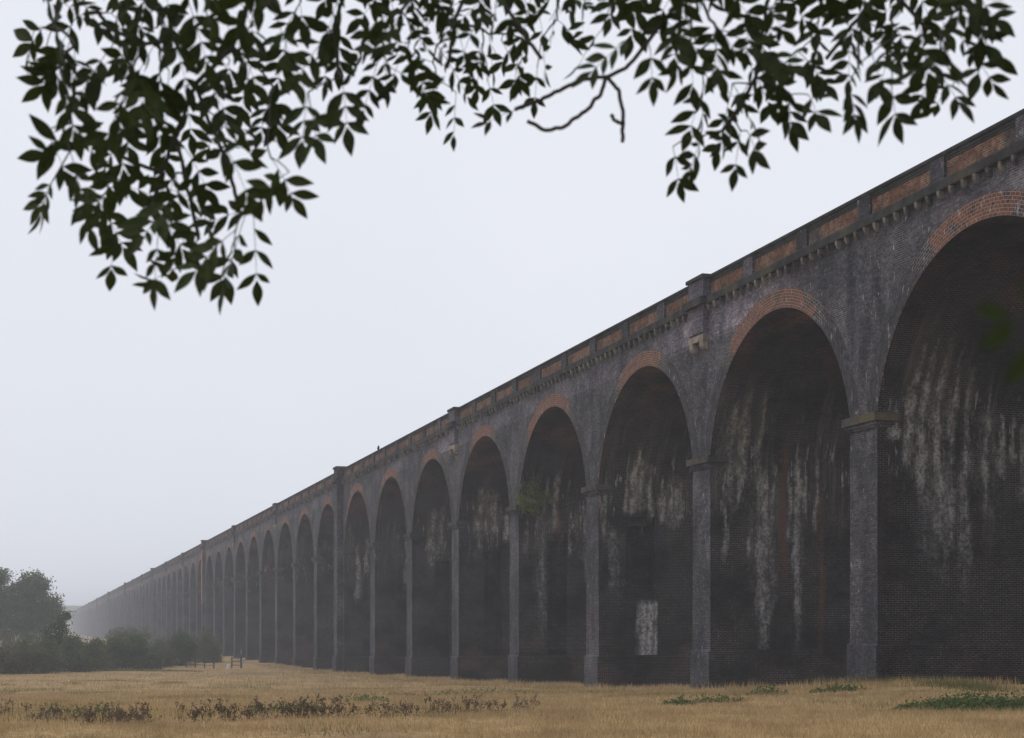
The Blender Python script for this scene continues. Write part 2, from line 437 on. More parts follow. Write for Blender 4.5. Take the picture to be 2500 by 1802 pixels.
# ------------------------------------------------------------------ mesh builder
class MB:
    def __init__(self):
        self.v, self.f, self.uv, self.mi, self.mats, self.st = [], [], [], [], [], []
        self.has_st = False
    def mat(self, key):
        m = M[key]
        if m not in self.mats:
            self.mats.append(m)
        return self.mats.index(m)
    def face(self, pts, key, uv=None, st=None):
        i = len(self.v)
        self.v += [tuple(p) for p in pts]
        self.f.append(tuple(range(i, i + len(pts))))
        self.mi.append(self.mat(key))
        if uv is None:
            a, bb, c = Vector(pts[0]), Vector(pts[1]), Vector(pts[2])
            n = (bb - a).cross(c - a)
            ax = max(range(3), key=lambda k: abs(n[k]))
            uv = [((p[1], p[2]), (p[0], p[2]), (p[0], p[1]))[ax] for p in pts]
        self.uv += list(uv)
        if st is not None:
            self.has_st = True
        self.st += list(st) if st is not None else [(0, 0)] * len(pts)
    def box(self, x0, x1, y0, y1, z0, z1, key, skip=""):
        p = [(x0, y0, z0), (x1, y0, z0), (x1, y1, z0), (x0, y1, z0), (x0, y0, z1), (x1, y0, z1), (x1, y1, z1), (x0, y1, z1)]
        F = {'b': (3, 2, 1, 0), 't': (4, 5, 6, 7), 'n': (0, 1, 5, 4), 'f': (2, 3, 7, 6), 'l': (3, 0, 4, 7), 'r': (1, 2, 6, 5)}
        for k, q in F.items():
            if k not in skip:
                self.face([p[i] for i in q], key)
    def prism_x(self, prof, x0, x1, key):
        """prof: list of (y, z) counter-clockwise seen from -x"""
        n = len(prof)
        self.face([(x0, y, z) for y, z in prof][::-1], key)
        self.face([(x1, y, z) for y, z in prof], key)
        for i in range(n):
            a, b2 = prof[i], prof[(i + 1) % n]
            self.face([(x0, *a), (x0, *b2), (x1, *b2), (x1, *a)], key)
    def prism_y(self, prof, y0, y1, key):
        """prof: list of (x, z)"""
        n = len(prof)
        self.face([(x, y0, z) for x, z in prof], key)
        self.face([(x, y1, z) for x, z in prof][::-1], key)
        for i in range(n):
            a, b2 = prof[i], prof[(i + 1) % n]
            self.face([(a[0], y0, a[1]), (a[0], y1, a[1]), (b2[0], y1, b2[1]), (b2[0], y0, b2[1])], key)
    def tube(self, pts, radii, key, n=6):
        rings = []
        pts = [Vector(p) for p in pts]
        for i, p in enumerate(pts):
            d = (pts[min(i + 1, len(pts) - 1)] - pts[max(i - 1, 0)]).normalized()
            a = d.orthogonal().normalized()
            if i and rings:
                a = (rings[-1][1] - d * rings[-1][1].dot(d)).normalized()
            c = d.cross(a)
            rings.append(([p + (a * math.cos(t) + c * math.sin(t)) * radii[i] for t in [2 * math.pi * k / n for k in range(n)]], a))
        for i in range(len(rings) - 1):
            A, B = rings[i][0], rings[i + 1][0]
            for k in range(n):
                self.face([A[k], A[(k + 1) % n], B[(k + 1) % n], B[k]], key)
        self.face(rings[0][0][::-1], key)
        self.face(rings[-1][0], key)
    def mesh(self, name, smooth=False, weld=False):
        me = bpy.data.meshes.new(name)
        me.from_pydata(self.v, [], self.f)
        for m in self.mats:
            me.materials.append(m)
        me.polygons.foreach_set("material_index", self.mi)
        ul = me.uv_layers.new(name="UVMap")
        ul.data.foreach_set("uv", np.array(self.uv, dtype=np.float32).ravel())
        if self.has_st:
            ca = me.color_attributes.new("stain", 'FLOAT_COLOR', 'CORNER')
            s = np.array(self.st, dtype=np.float32)
            cc = np.zeros((len(s), 4), np.float32)
            cc[:, :2] = s
            cc[:, 3] = 1
            ca.data.foreach_set("color", cc.ravel())
        if weld:
            import bmesh
            bm = bmesh.new()
            bm.from_mesh(me)
            bmesh.ops.remove_doubles(bm, verts=bm.verts, dist=1e-4)
            bm.to_mesh(me)
            bm.free()
        if smooth:
            me.polygons.foreach_set("use_smooth", [True] * len(me.polygons))
        me.update()
        return me
    def build(self, name, parent=None, **kw):
        return link(name, self.mesh(name, **kw), parent)

def link(name, data, parent=None, loc=(0, 0, 0)):
    o = bpy.data.objects.new(name, data)
    o.location = loc
    col.objects.link(o)
    if parent is not None:
        o.parent = parent
    return o

def tag(o, label=None, cat=None, group=None, kind=None):
    if label: o["label"] = label
    if cat: o["category"] = cat
    if group: o["group"] = group
    if kind: o["kind"] = kind
    return o

def copy_of(o, parent=None, loc=None):
    c = o.copy()
    col.objects.link(c)
    if parent is not None:
        c.parent = parent
    if loc is not None:
        c.location = loc
    return c

def tri_mesh(name, V, faces_n, key, loops=None):
    """big triangle/quad soup from numpy: V (n, k, 3)"""
    V = np.asarray(V, dtype=np.float32)
    n, k, _ = V.shape
    me = bpy.data.meshes.new(name)
    me.vertices.add(n * k)
    me.vertices.foreach_set("co", V.reshape(-1))
    me.loops.add(n * k)
    me.loops.foreach_set("vertex_index", np.arange(n * k, dtype=np.int32))
    me.polygons.add(n)
    me.polygons.foreach_set("loop_start", np.arange(0, n * k, k, dtype=np.int32))
    me.polygons.foreach_set("loop_total", np.full(n, k, dtype=np.int32))
    me.materials.append(M[key])
    me.update(calc_edges=True)
    return me

# ------------------------------------------------------------------ layout of the viaduct
DEPTH = 8.3
HW, HWK = 0.95, 1.5
Z_TOP = EYE + 15.42
Z_LEDGE1, Z_LEDGE0 = EYE + 14.47, EYE + 14.14
Z_CROWN = EYE + 12.67
Z_CAP1, Z_CAP0 = EYE + 7.55, EYE + 7.27
RING = 0.74
K0, K1 = -2, 92
def is_king(k): return k % 9 == 7
PY = {0: S0}
for k in range(0, K1 + 1):
    PY[k + 1] = PY[k] + PITCH + (0.55 if is_king(k) or is_king(k + 1) else 0)
for k in range(0, K0 - 1, -1):
    PY[k - 1] = PY[k] - PITCH - (0.55 if is_king(k) or is_king(k - 1) else 0)
def hw(k): return HWK if is_king(k) else HW

# ------------------------------------------------------------------ terrain
GY = [-200, 15, 27, 36, 50, 64, 78, 92, 106, 120, 135, 150, 165, 180, 210, 260, 400, 1700]
GZ = [-1.65, -1.66, -1.71, -1.86, -2.26, -2.72, -3.06, -3.32, -3.55, -3.78, -3.95, -4.18, -4.22, -4.25, -4.15, -4.0, -4.0, -3.0]
def ground_z(x, y):
    x = np.asarray(x, float); y = np.asarray(y, float)
    z = np.interp(y, GY, GZ)
    z = (z + np.interp(y - 5, GY, GZ) + np.interp(y + 5, GY, GZ)) / 3
    z = z + 0.05 * np.sin(x * 0.31 + 1.3 * np.sin(y * 0.11)) * np.sin(y * 0.23 + 0.6) + 0.03 * np.sin(x * 0.9 + y * 0.5) * np.sin(y * 0.71 - x * 0.2)
    # low rise in front of the nearest pier, on the right
    z = z + 0.40 * np.exp(-(((x - 29) / 6) ** 2 + ((y - 46) / 6.5) ** 2))
    z = z - 0.35 * np.exp(-(((x - D) / 3.0) ** 2)) * np.clip((y - 55) / 20, 0, 1) * 0.25
    return z + EYE

def build_ground():
    xs = np.unique(np.concatenate([np.linspace(-900, -60, 30), np.linspace(-60, -8, 60), np.linspace(-8, 40, 130), np.linspace(40, 90, 40), np.linspace(90, 900, 24)]))
    ys = np.unique(np.concatenate([np.linspace(-60, 15, 20), np.linspace(15, 75, 170), np.linspace(75, 220, 120), np.linspace(220, 1700, 60)]))
    X, Y = np.meshgrid(xs, ys)
    Z = ground_z(X, Y)
    nx, ny = len(xs), len(ys)
    verts = np.stack([X, Y, Z], -1).reshape(-1, 3)
    idx = np.arange(nx * ny).reshape(ny, nx)
    fc = np.stack([idx[:-1, :-1], idx[:-1, 1:], idx[1:, 1:], idx[1:, :-1]], -1).reshape(-1, 4)
    me = bpy.data.meshes.new("ground")
    me.from_pydata(verts.tolist(), [], fc.tolist())
    me.polygons.foreach_set("use_smooth", [True] * len(fc))
    me.materials.append(M['ground'])
    tag(link("ground", me), "wide field of dry straw coloured grass", "field", kind="structure")
build_ground()

def build_hill():
    mb = MB()
    xs = np.linspace(-700, 700, 61)
    def top(x): return EYE + 20.5 + 1.6 * math.sin(x * 0.011 + 1) + 1.0 * math.sin(x * 0.041) - max(0, (x + 20) / 60.0)
    rows = []
    for y, f in ((1330, -0.35), (1380, 0.35), (1430, 0.8), (1480, 1.0), (1600, 1.0)):
        rows.append([(x, y + 20 * math.sin(x * 0.01), EYE - 4 + (top(x) - EYE + 4) * max(f, -0.02) if f > 0 else EYE - 6) for x in xs])
    for a, b2 in zip(rows[:-1], rows[1:]):
        for i in range(len(xs) - 1):
            mb.face([a[i], a[i + 1], b2[i + 1], b2[i]], 'hill')
    tag(mb.build("hill", smooth=True), "long low hill fading in the mist at the far end of the valley", "hill", kind="structure")
build_hill()

# ------------------------------------------------------------------ viaduct
viaduct = tag(link("railway_viaduct", None, None, (D, S0, EYE - 2)), "long dark brick railway viaduct of tall arches receding into the mist", "viaduct")
OFF = Vector((D, S0, EYE - 2))       # children are written in world coordinates minus OFF
def vlink(name, me, parent, loc=(0, 0, 0), plain_parent=False):
    """loc is where the mesh origin stands in world space"""
    p = Vector(loc) - (OFF if parent is viaduct else parent_world(parent))
    return link(name, me, parent, p)
_pw = {}
def parent_world(p):
    return _pw[p.name]
def vpart(name, me, loc, parent=None):
    par = parent or viaduct
    o = vlink(name, me, par, loc)
    _pw[o.name] = Vector(loc)
    return o

# --- stains painted on near pier faces: (x from front edge, half width, z top, z bottom, white, rust)
STREAKS = {
    0: [(2.3, 1.0, 11.2, 3.0, .34, 0), (4.4, .7, 10.2, 5, .3, 0), (1.3, 0.35, 11.9, 7.0, .55, 0), (1.75, 0.25, 12.2, 5.5, .6, 0), (2.35, 0.35, 12.3, 2.5, .62, 0), (2.9, 0.22, 12.0, 4, .6, 0), (3.5, 0.30, 11.5, 3.0, .5, 0), (4.35, .12, 11, 5.5, .7, 0),
        (0.45, 0.2, 9.9, 8.2, .6, 0), (0.8, 0.15, 9.7, 8.3, .7, 0), (1.15, .12, 10.4, 7.6, .6, 0), (5.0, .2, 9.6, 7.0, .7, 0), (5.4, .15, 9.5, 7.6, .7, 0), (5.9, .3, 9.3, 6.0, .5, 0), (3.4, .4, 9.0, 1.0, .38, 0), (2.6, .5, 7.5, 2.0, .35, 0)],
    1: [(2.4, 1.0, 10.5, 0.5, .32, 0), (4.2, .5, 10.5, 2.0, .3, 0), (0.9, .7, 11.5, 6.0, .33, 0), (0.9, 0.25, 12.0, 7.5, .5, 0), (1.5, 0.3, 12.3, 7.8, .5, 0), (2.5, 0.42, 9.9, -1.0, .68, 0), (2.2, .2, 12.2, 8.2, .5, 0), (2.95, 0.2, 9.5, 1.0, .5, 0), (3.5, 0.26, 10.4, 3.5, .15, .5), (4.15, 0.2, 10.4, 0.2, .85, 0), (5.35, 0.22, 9.4, -1.2, .1, .45),
        (5.1, .12, 9.6, 6.0, .7, 0), (0.7, 0.16, 7.3, 4.6, .65, 0), (1.3, .12, 9.0, 7.2, .75, 0), (1.9, 0.1, 6.1, 4.9, .8, 0), (3.75, .14, 9.2, 5.0, .6, 0), (4.6, .12, 9.0, 6.6, .7, 0)],
    2: [(2.3, .9, 11.0, 7.7, .36, 0), (4.2, .9, 10.2, 6.8, .33, 0), (1.0, .6, 7.6, 2.0, .3, 0), (2.45, 0.52, -0.3, -3.0, .5, 0), (2.15, 0.35, 11.6, 7.65, .72, 0), (1.95, 0.25, 11.0, 7.65, .8, 0), (1.55, .15, 10.4, 7.6, .6, 0), (2.9, .2, 10.6, 7.3, .65, 0), (3.5, .25, 10.0, 7.2, .65, 0), (4.0, .2, 9.7, 7.4, .6, 0), (4.5, .3, 9.6, 7.3, .6, .2), (5.6, .3, 9.8, 7, .6, 0),
        (0.8, .45, 7.4, 3.5, .45, 0), (2.5, 0.74, 3.42, -1.4, 1.32, 0), (0.35, .2, 10.2, 6.0, .5, 0)],
    3: [(1.5, .7, 10.0, 0.5, .33, 0), (4.0, .7, 10.0, 5.5, .33, 0), (1.5, 0.35, 8.5, 0.5, .55, 0), (2.55, 0.15, 10.2, 7.2, .2, .6), (2.35, .3, 11.6, 7.4, .6, 0), (3.3, .15, 9.4, 6.0, .6, 0), (4.3, .2, 9.4, 4.5, .55, 0), (0.5, .3, 8.0, 6.0, .4, 0), (1.7, .15, 11.3, 8.6, .6, 0)],
    4: [(2.0, 1.0, 11.8, 7.6, .35, 0), (1.4, .4, 12.0, 8.0, .5, 0), (2.3, .3, 12.0, 7.8, .5, 0), (3.5, .35, 10.0, 7.7, .7, 0), (4.2, .3, 9.8, 7.6, .65, 0), (2.6, .2, 11.5, 8.3, .6, 0)],
    5: [(2.0, .9, 11.5, 6.5, .35, 0), (1.6, .4, 11.8, 6.0, .5, 0), (2.4, .3, 11.6, 8.0, .5, 0), (3.6, .4, 9.3, 7.0, .75, 0), (4.6, .3, 9.2, 5.0, .5, 0)],
    6: [(2.9, .4, 10.2, 5.0, .6, 0), (4.4, .3, 9.0, 4.2, .6, 0)],
    7: [(1.3, .35, 10.4, 4.0, .6, 0), (2.2, .3, 11.0, 6.5, .6, 0)],
}
def stain_fn(k):
    L = STREAKS.get(k)
    if not L:
        return None
    rs = np.random.RandomState(50 + k)
    ph = rs.rand(len(L), 3) * 6.28
    def fn(xl, z):
        w = r = 0.0
        for (cx, hwid, zt, zb, a, ru), p in zip(L, ph):
            hwid2 = hwid * 1.35
            cx2 = cx + 0.06 * math.sin(z * 1.1 + p[0]) + 0.03 * math.sin(z * 3.1 + p[1])
            t = (zt - z) / (zt - zb)
            wd = hwid2 * (0.5 + 0.6 * min(max(t, 0), 1) + 0.15 * math.sin(z * 2.3 + p[2])) if hwid < 0.47 else hwid2
            if t < -0.02 or t > 1.08 or wd <= 0:
                continue
            g = max(0.0, 1 - (abs(xl - cx2) / wd) ** 2)
            if a > 1.2:
                dx2 = (xl - cx - 0.07) / hwid + 0.05 * math.sin(z * 4.1 + p[0])
                w = max(w, (a - 0.32) * (0.86 + 0.14 * math.sin(xl * 17 + p[1] + math.sin(z * 2))) * min(1, max(0, (1 - dx2) * 8)) * min(1, max(0, (1 + dx2) * 1.1)) * min(1, max(0, t * 14)) * (1 if t < 1 else 0))
                continue
            e = min(1, max(0, (t + 0.02) * 5)) * min(1, max(0, (1.08 - t) * (2.2 if zb < 3 else 4)))
            w = max(w, a * g * e)
            r = max(r, ru * g * e)
        return (w, r)
    return fn

def grid_face(mb, x0, x1, y, z0, z1, key, fn=None, step=0.12):
    """a face looking towards -Y; x local to the front plane"""
    if fn is None:
        mb.face([(x0, y, z0), (x1, y, z0), (x1, y, z1), (x0, y, z1)], key)
        return
    nx = max(1, int((x1 - x0) / step)); nz = max(1, int((z1 - z0) / (step * 1.6)))
    X = np.linspace(x0, x1, nx + 1); Zs = np.linspace(z0, z1, nz + 1)
    S = [[fn(a, c) for c in Zs] for a in X]
    for i in range(nx):
        for j in range(nz):
            mb.face([(X[i], y, Zs[j]), (X[i + 1], y, Zs[j]), (X[i + 1], y, Zs[j + 1]), (X[i], y, Zs[j + 1])], key,
                    st=(S[i][j], S[i + 1][j], S[i + 1][j + 1], S[i][j + 1]))

REC = ((1.8, 3.1), (5.2, 6.5))
def pier_mesh(h, recess, sill, fn):
    """pier body from under ground to the springing, origin at front face centre, z world"""
    mb = MB()
    zb, zt = -7.0, Z_CAP1
    # front and back, a slight batter
    e = 0.05
    mb.face([(0, -h - e, zb), (0, h + e, zb), (0, h, zt), (0, -h, zt)][::-1], 'front')
    mb.face([(DEPTH, -h - e, zb), (DEPTH, h + e, zb), (DEPTH, h, zt), (DEPTH, -h, zt)], 'front')
    mb.face([(0, h + e, zb), (DEPTH, h + e, zb), (DEPTH, h, zt), (0, h, zt)][::-1], 'inner')
    y = -h - 0.02
    rz = EYE + 5.9
    if not recess:
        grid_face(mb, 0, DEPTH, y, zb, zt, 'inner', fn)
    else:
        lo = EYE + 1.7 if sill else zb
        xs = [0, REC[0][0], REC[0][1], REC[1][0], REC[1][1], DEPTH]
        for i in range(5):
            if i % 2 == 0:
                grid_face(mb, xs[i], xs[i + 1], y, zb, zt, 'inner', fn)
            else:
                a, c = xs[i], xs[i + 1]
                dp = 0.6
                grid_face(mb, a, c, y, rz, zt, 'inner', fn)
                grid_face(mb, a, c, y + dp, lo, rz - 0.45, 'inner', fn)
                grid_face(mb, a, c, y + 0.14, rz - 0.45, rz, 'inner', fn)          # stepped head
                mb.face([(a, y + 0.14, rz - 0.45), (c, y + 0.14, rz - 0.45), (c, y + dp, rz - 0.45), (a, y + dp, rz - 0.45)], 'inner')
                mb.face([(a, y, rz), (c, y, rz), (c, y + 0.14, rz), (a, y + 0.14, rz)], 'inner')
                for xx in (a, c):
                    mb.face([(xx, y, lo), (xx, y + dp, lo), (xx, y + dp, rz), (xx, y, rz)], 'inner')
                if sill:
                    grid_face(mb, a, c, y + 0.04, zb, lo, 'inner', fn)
                    mb.face([(a, y + 0.04, lo), (c, y + 0.04, lo), (c, y + dp, lo), (a, y + dp, lo)], 'stone_cap')
    return mb.mesh("pier")

def cap_mesh(h):
    mb = MB()
    for xa, xb in ((-0.23, 0.76),):
        mb.box(xa, xb, -h - 0.24, h + 0.24, Z_CAP0, Z_CAP1 + 0.01, 'stone_cap')
        mb.box(xa + 0.10, xb - 0.12, -h - 0.12, h + 0.12, Z_CAP0 - 0.13, Z_CAP0, 'front')
        mb.box(xa + 0.16, xb - 0.20, -h - 0.06, h + 0.06, Z_CAP0 - 0.21, Z_CAP0 - 0.13, 'front')
    return mb.mesh("impost_cap")

def plinth_mesh(h):
    """top course at z = 0"""
    mb = MB()
    o = 0.09
    mb.box(-o, DEPTH + o, -h - o, h + o, -5.0, -0.08, 'front', 'tbn')
    mb.face([(-o, -h - o, -5), (DEPTH + o, -h - o, -5), (DEPTH + o, -h - o, -0.08), (-o, -h - o, -0.08)], 'inner')
    t = 0.05
    P0 = [(-o, -h - o), (DEPTH + o, -h - o), (DEPTH + o, h + o), (-o, h + o)]
    P1 = [(-t + .06, -h - t + .04), (DEPTH + t - .06, -h - t + .04), (DEPTH + t - .06, h + t - .04), (-t + .06, h + t - .04)]
    for i in range(4):
        a, b2 = P0[i], P0[(i + 1) % 4]
        c, d = P1[(i + 1) % 4], P1[i]
        mb.face([(*a, -0.08), (*b2, -0.08), (*c, 0.0), (*d, 0.0)], 'inner' if i == 0 else 'front')
    mb.face([(*p, 0.0) for p in P1], 'inner')
    return mb.mesh("plinth")

PL = {-2: -0.2, -1: -0.3, 0: -0.46, 1: -0.86, 2: -1.32, 3: -1.53, 4: -1.8, 5: -2.08, 6: -2.3, 7: -2.5, 8: -2.9, 9: -3.1, 10: -3.2}
CAPM = {False: cap_mesh(HW), True: cap_mesh(HWK)}
PLM = {False: plinth_mesh(HW), True: plinth_mesh(HWK)}
GENERIC = {}
piers = {}
for k in range(K0, K1 + 1):
    kg = is_king(k)
    rec = k >= 2
    if k in STREAKS:
        me = pier_mesh(hw(k), rec, k == 2, stain_fn(k))
    else:
        key = (kg, rec)
        if key not in GENERIC:
            GENERIC[key] = pier_mesh(hw(k), rec, False, None)
        me = GENERIC[key]
    p = vpart("pier", me, (D, PY[k], 0))
    piers[k] = p
    vpart("impost_cap", CAPM[kg], (D, PY[k], 0), p)
    vpart("plinth", PLM[kg], (D, PY[k], EYE + PL.get(k, -3.3)), p)

# --- arches: spandrel walls and barrel
A_SPAN = (PITCH - 2 * HW) / 2
RISE = Z_CROWN - Z_CAP1
R_ARC = (A_SPAN ** 2 + RISE ** 2) / (2 * RISE)
ZC = Z_CROWN - R_ARC
PHI = math.asin(A_SPAN / R_ARC) if RISE <= R_ARC else math.pi - math.asin(A_SPAN / R_ARC)
NSEG = 56
def arch_mesh(hl, hr, fn=None):
    """bay with its arch centre at y = 0; hl / hr half widths of the piers at its ends"""
    mb = MB()
    ya, yb = -A_SPAN - hl, A_SPAN + hr
    ang = [-PHI + 2 * PHI * i / NSEG for i in range(NSEG + 1)]
    pts = [(R_ARC * math.sin(a), ZC + R_ARC * math.cos(a)) for a in ang]
    ztop = Z_LEDGE0
    for xf, flip in ((0.0, False), (DEPTH, True)):
        def q(p4):
            mb.face(p4 if flip else p4[::-1], 'front')
        q([(xf, ya, Z_CAP1), (xf, -A_SPAN, Z_CAP1), (xf, -A_SPAN, ztop), (xf, ya, ztop)])
        q([(xf, A_SPAN, Z_CAP1), (xf, yb, Z_CAP1), (xf, yb, ztop), (xf, A_SPAN, ztop)])
        for (y0, z0), (y1, z1) in zip(pts[:-1], pts[1:]):
            q([(xf, y0, z0), (xf, y1, z1), (xf, y1, ztop), (xf, y0, ztop)])
    nx = 12
    for i in range(NSEG):
        (y0, z0), (y1, z1) = pts[i], pts[i + 1]
        s0, s1 = ang[i] * R_ARC, ang[i + 1] * R_ARC
        xs = np.linspace(0, DEPTH, 71) if fn is not None and y0 > 0.5 else (0.0, DEPTH)
        for xa, xb in zip(xs[:-1], xs[1:]):
            st = (fn(xa, z0), fn(xa, z1), fn(xb, z1), fn(xb, z0)) if len(xs) > 2 else None
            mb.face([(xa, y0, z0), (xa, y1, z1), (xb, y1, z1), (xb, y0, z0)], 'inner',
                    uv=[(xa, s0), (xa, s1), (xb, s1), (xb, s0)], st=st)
    # track bed
    mb.face([(0, ya, ztop + 0.3), (DEPTH, ya, ztop + 0.3), (DEPTH, yb, ztop + 0.3), (0, yb, ztop + 0.3)], 'ballast')
    return mb.mesh("arch")
def ring_mesh():
    mb = MB()
    n = NSEG
    ang = [-PHI + 2 * PHI * i / n for i in range(n + 1)]
    r0, r1, pr = R_ARC - 0.0, R_ARC + RING, 0.018
    for xf, sg in ((-pr, -1),):
        for a, b2 in zip(ang[:-1], ang[1:]):
            P = lambda r, t, x=xf: (x, r * math.sin(t), ZC + r * math.cos(t))
            quad = [P(r0, a), P(r0, b2), P(r1, b2), P(r1, a)]
            uv = [(a * R_ARC, 0), (b2 * R_ARC, 0), (b2 * R_ARC, RING), (a * R_ARC, RING)]
            if sg < 0:
                quad, uv = quad[::-1], uv[::-1]
            mb.face(quad, 'ring', uv)
            xi = xf - sg * pr
            mb.face([P(r1, a), P(r1, b2), P(r1, b2, xi), P(r1, a, xi)], 'ring')
            mb.face([P(r0, a), P(r0, b2), P(r0, b2, xi), P(r0, a, xi)], 'ring')
    return mb.mesh("arch_ring")
RINGM = ring_mesh()
ARCHM = {}
arches = {}
for k in range(K0, K1):
    fn = stain_fn(k + 1)
    key = (hw(k), hw(k + 1), k if fn else None)
    if key not in ARCHM:
        ARCHM[key] = arch_mesh(key[0], key[1], fn)
    yc = PY[k] + hw(k) + A_SPAN
    a = vpart("arch", ARCHM[key], (D, yc, 0))
    arches[k] = a
    vpart("arch_ring", RINGM, (D, yc, 0), a)

# --- parapet: ledge, corbels, posts, panels, coping per bay
ZP0, ZP1 = Z_LEDGE1, Z_TOP - 0.13          # wall between ledge and coping
def parapet_mesh(y0, y1):
    """ledge + back wall + coping of one bay (solid, recessed panels and posts stand on it)"""
    mb = MB()
    for side in (0,):
        s = -1 if side == 0 else 1
        xf = 0 if side == 0 else DEPTH
        X = lambda d: xf + s * d                       # d: distance outwards
        prof = [(X(0.0), Z_LEDGE0), (X(0.17), Z_LEDGE0), (X(0.19), Z_LEDGE0 + 0.03), (X(0.19), Z_LEDGE1 - 0.03), (X(0.16), Z_LEDGE1), (X(-0.45), Z_LEDGE1), (X(-0.45), Z_LEDGE0)]
        if s > 0: prof = prof[::-1]
        mb.prism_y(prof, y0, y1, 'stone_dark')
        prof = [(X(0.03), ZP1 + 0.003), (X(0.06), ZP1 + 0.06), (X(0.06), Z_TOP - 0.02), (X(0.03), Z_TOP), (X(-0.40), Z_TOP), (X(-0.42), ZP1 + 0.003)]
        if s > 0: prof = prof[::-1]
        mb.prism_y(prof, y0, y1, 'coping')
        xa, xb = sorted((X(-0.42), X(-0.16)))
        mb.box(xa, xb, y0, y1, ZP0, ZP1, 'front', 'bt')
        # two stepped header courses under the coping
        xa, xb = sorted((X(-0.16), X(-0.035)))
        mb.box(xa, xb, y0, y1, ZP1 - 0.09, ZP1, 'coping', 't')
        xa, xb = sorted((X(-0.16), X(-0.07)))
        mb.box(xa, xb, y0, y1, ZP1 - 0.17, ZP1 - 0.09, 'coping', 't')
    return mb.mesh("parapet")
def post_mesh(w):
    mb = MB()
    mb.box(-0.004, 0.158, -w / 2, w / 2, ZP0, ZP1 + 0.001, 'front', 'bt')
    return mb.mesh("parapet_post")
def panel_mesh(w):
    mb = MB()
    z1 = ZP1 - 0.172
    mb.face([(0.10, -w / 2, ZP0), (0.10, w / 2, ZP0), (0.10, w / 2, z1), (0.10, -w / 2, z1)][::-1], 'panel')
    mb.face([(0.10, -w / 2, z1), (0.10, w / 2, z1), (0.158, w / 2, z1), (0.158, -w / 2, z1)], 'panel')
    return mb.mesh("brick_panel")
def corbel_mb(mb, y, w=0.14):
    z1 = Z_LEDGE0
    prof = [(0.0, z1 - 0.30), (-0.05, z1 - 0.29), (-0.12, z1 - 0.235), (-0.165, z1 - 0.15), (-0.18, z1 - 0.05), (-0.18, z1), (0.0, z1)]
    mb.prism_y(prof, y - w / 2, y + w / 2, 'stone_pale')
POST_W = 0.86
PAN_M, POST_M, PARA_M = {}, {}, {}
mb = MB(); corbel_mb(mb, 0); CORB_M = mb.mesh("corbel")
far_post, far_panel, far_corbel = MB(), MB(), MB()
n_ind = {'corbel': 0}
post_m = post_mesh(POST_W)
for k in range(K0, K1):
    y0, y1 = PY[k], PY[k + 1]
    L = y1 - y0
    key = round(L, 2)
    if key not in PARA_M:
        PARA_M[key] = parapet_mesh(0, L)
        PAN_M[key] = panel_mesh(L / 3 - POST_W)
    par = vpart("parapet", PARA_M[key], (D, y0, 0))
    individual = k < 30
    for i in range(3):
        yp = y0 + L * i / 3
        yc = yp + L / 6
        if individual:
            if not (i == 0 and (k % 3 == 1)):
                vpart("parapet_post", post_m, (D, yp, 0), par)
            vpart("brick_panel", PAN_M[key], (D, yc, 0), par)
        else:
            w = L / 3 - POST_W
            far_post.box(D - 0.004, D + 0.158, yp - POST_W / 2, yp + POST_W / 2, ZP0, ZP1, 'front', 'bt')
            far_panel.face([(D + 0.10, yc - w / 2, ZP0), (D + 0.10, yc + w / 2, ZP0), (D + 0.10, yc + w / 2, ZP1 - 0.173), (D + 0.10, yc - w / 2, ZP1 - 0.173)][::-1], 'panel')
    nc = 21
    for i in range(nc):
        yc = y0 + L * (i + 0.5) / nc
        near_refuge = (k % 3 == 1 and yc - y0 < 0.95) or ((k + 1) % 3 == 1 and y1 - yc < 0.95)
        if near_refuge:
            continue
        if k >= -1 and n_ind['corbel'] < 100:
            n_ind['corbel'] += 1
            vpart("corbel", CORB_M, (D, yc, 0))
        else:
            m2 = far_corbel
            z1 = Z_LEDGE0
            prof = [(D, z1 - 0.30), (D - 0.12, z1 - 0.235), (D - 0.18, z1 - 0.05), (D - 0.18, z1), (D, z1)]
            m2.prism_y(prof, yc - 0.07, yc + 0.07, 'stone_pale')
rear = MB()
rear.box(D + DEPTH - 0.4, D + DEPTH + 0.2, PY[K0], PY[K1], Z_LEDGE0, Z_TOP, "coping")
rear.build("rear_parapet", viaduct).location = -OFF
for m2, nm in ((far_post, "distant_parapet_post"), (far_panel, "distant_brick_panel"), (far_corbel, "distant_corbel")):
    o = m2.build(nm, viaduct)
    o.location = -OFF
    o["kind"] = "stuff"

# --- refuges on brackets, every third pier; king pilasters every ninth
def refuge_mesh():
    mb = MB()
    w = 0.80; p = 0.27
    mb.box(-p, 0.15, -w, w, EYE + 12.98, Z_TOP - 0.11, 'front', 't')
    mb.box(-p + 0.07, 0.0, -w + .02, w - .02, EYE + 12.88, EYE + 12.98, 'front', '')
    return mb.mesh("refuge")
def refuge_coping():
    mb = MB()
    w = 0.80; p = 0.27
    mb.box(-p - 0.09, 0.5, -w - 0.12, w + 0.12, Z_TOP - 0.11, Z_TOP + 0.045, 'coping')
    return mb.mesh("coping")
def refuge_band():
    mb = MB()
    w = 0.80; p = 0.27
    mb.box(-p - 0.21, -0.195, -w - 0.2, w + 0.2, Z_LEDGE0, Z_LEDGE1 + 0.003, 'stone_dark')
    return mb.mesh("string_course")
def bracket_lintel():
    mb = MB()
    mb.box(-0.27, 0.0, -0.78, 0.78, EYE + 12.62, EYE + 12.88, 'stone_buff')
    return mb.mesh("bracket_lintel")
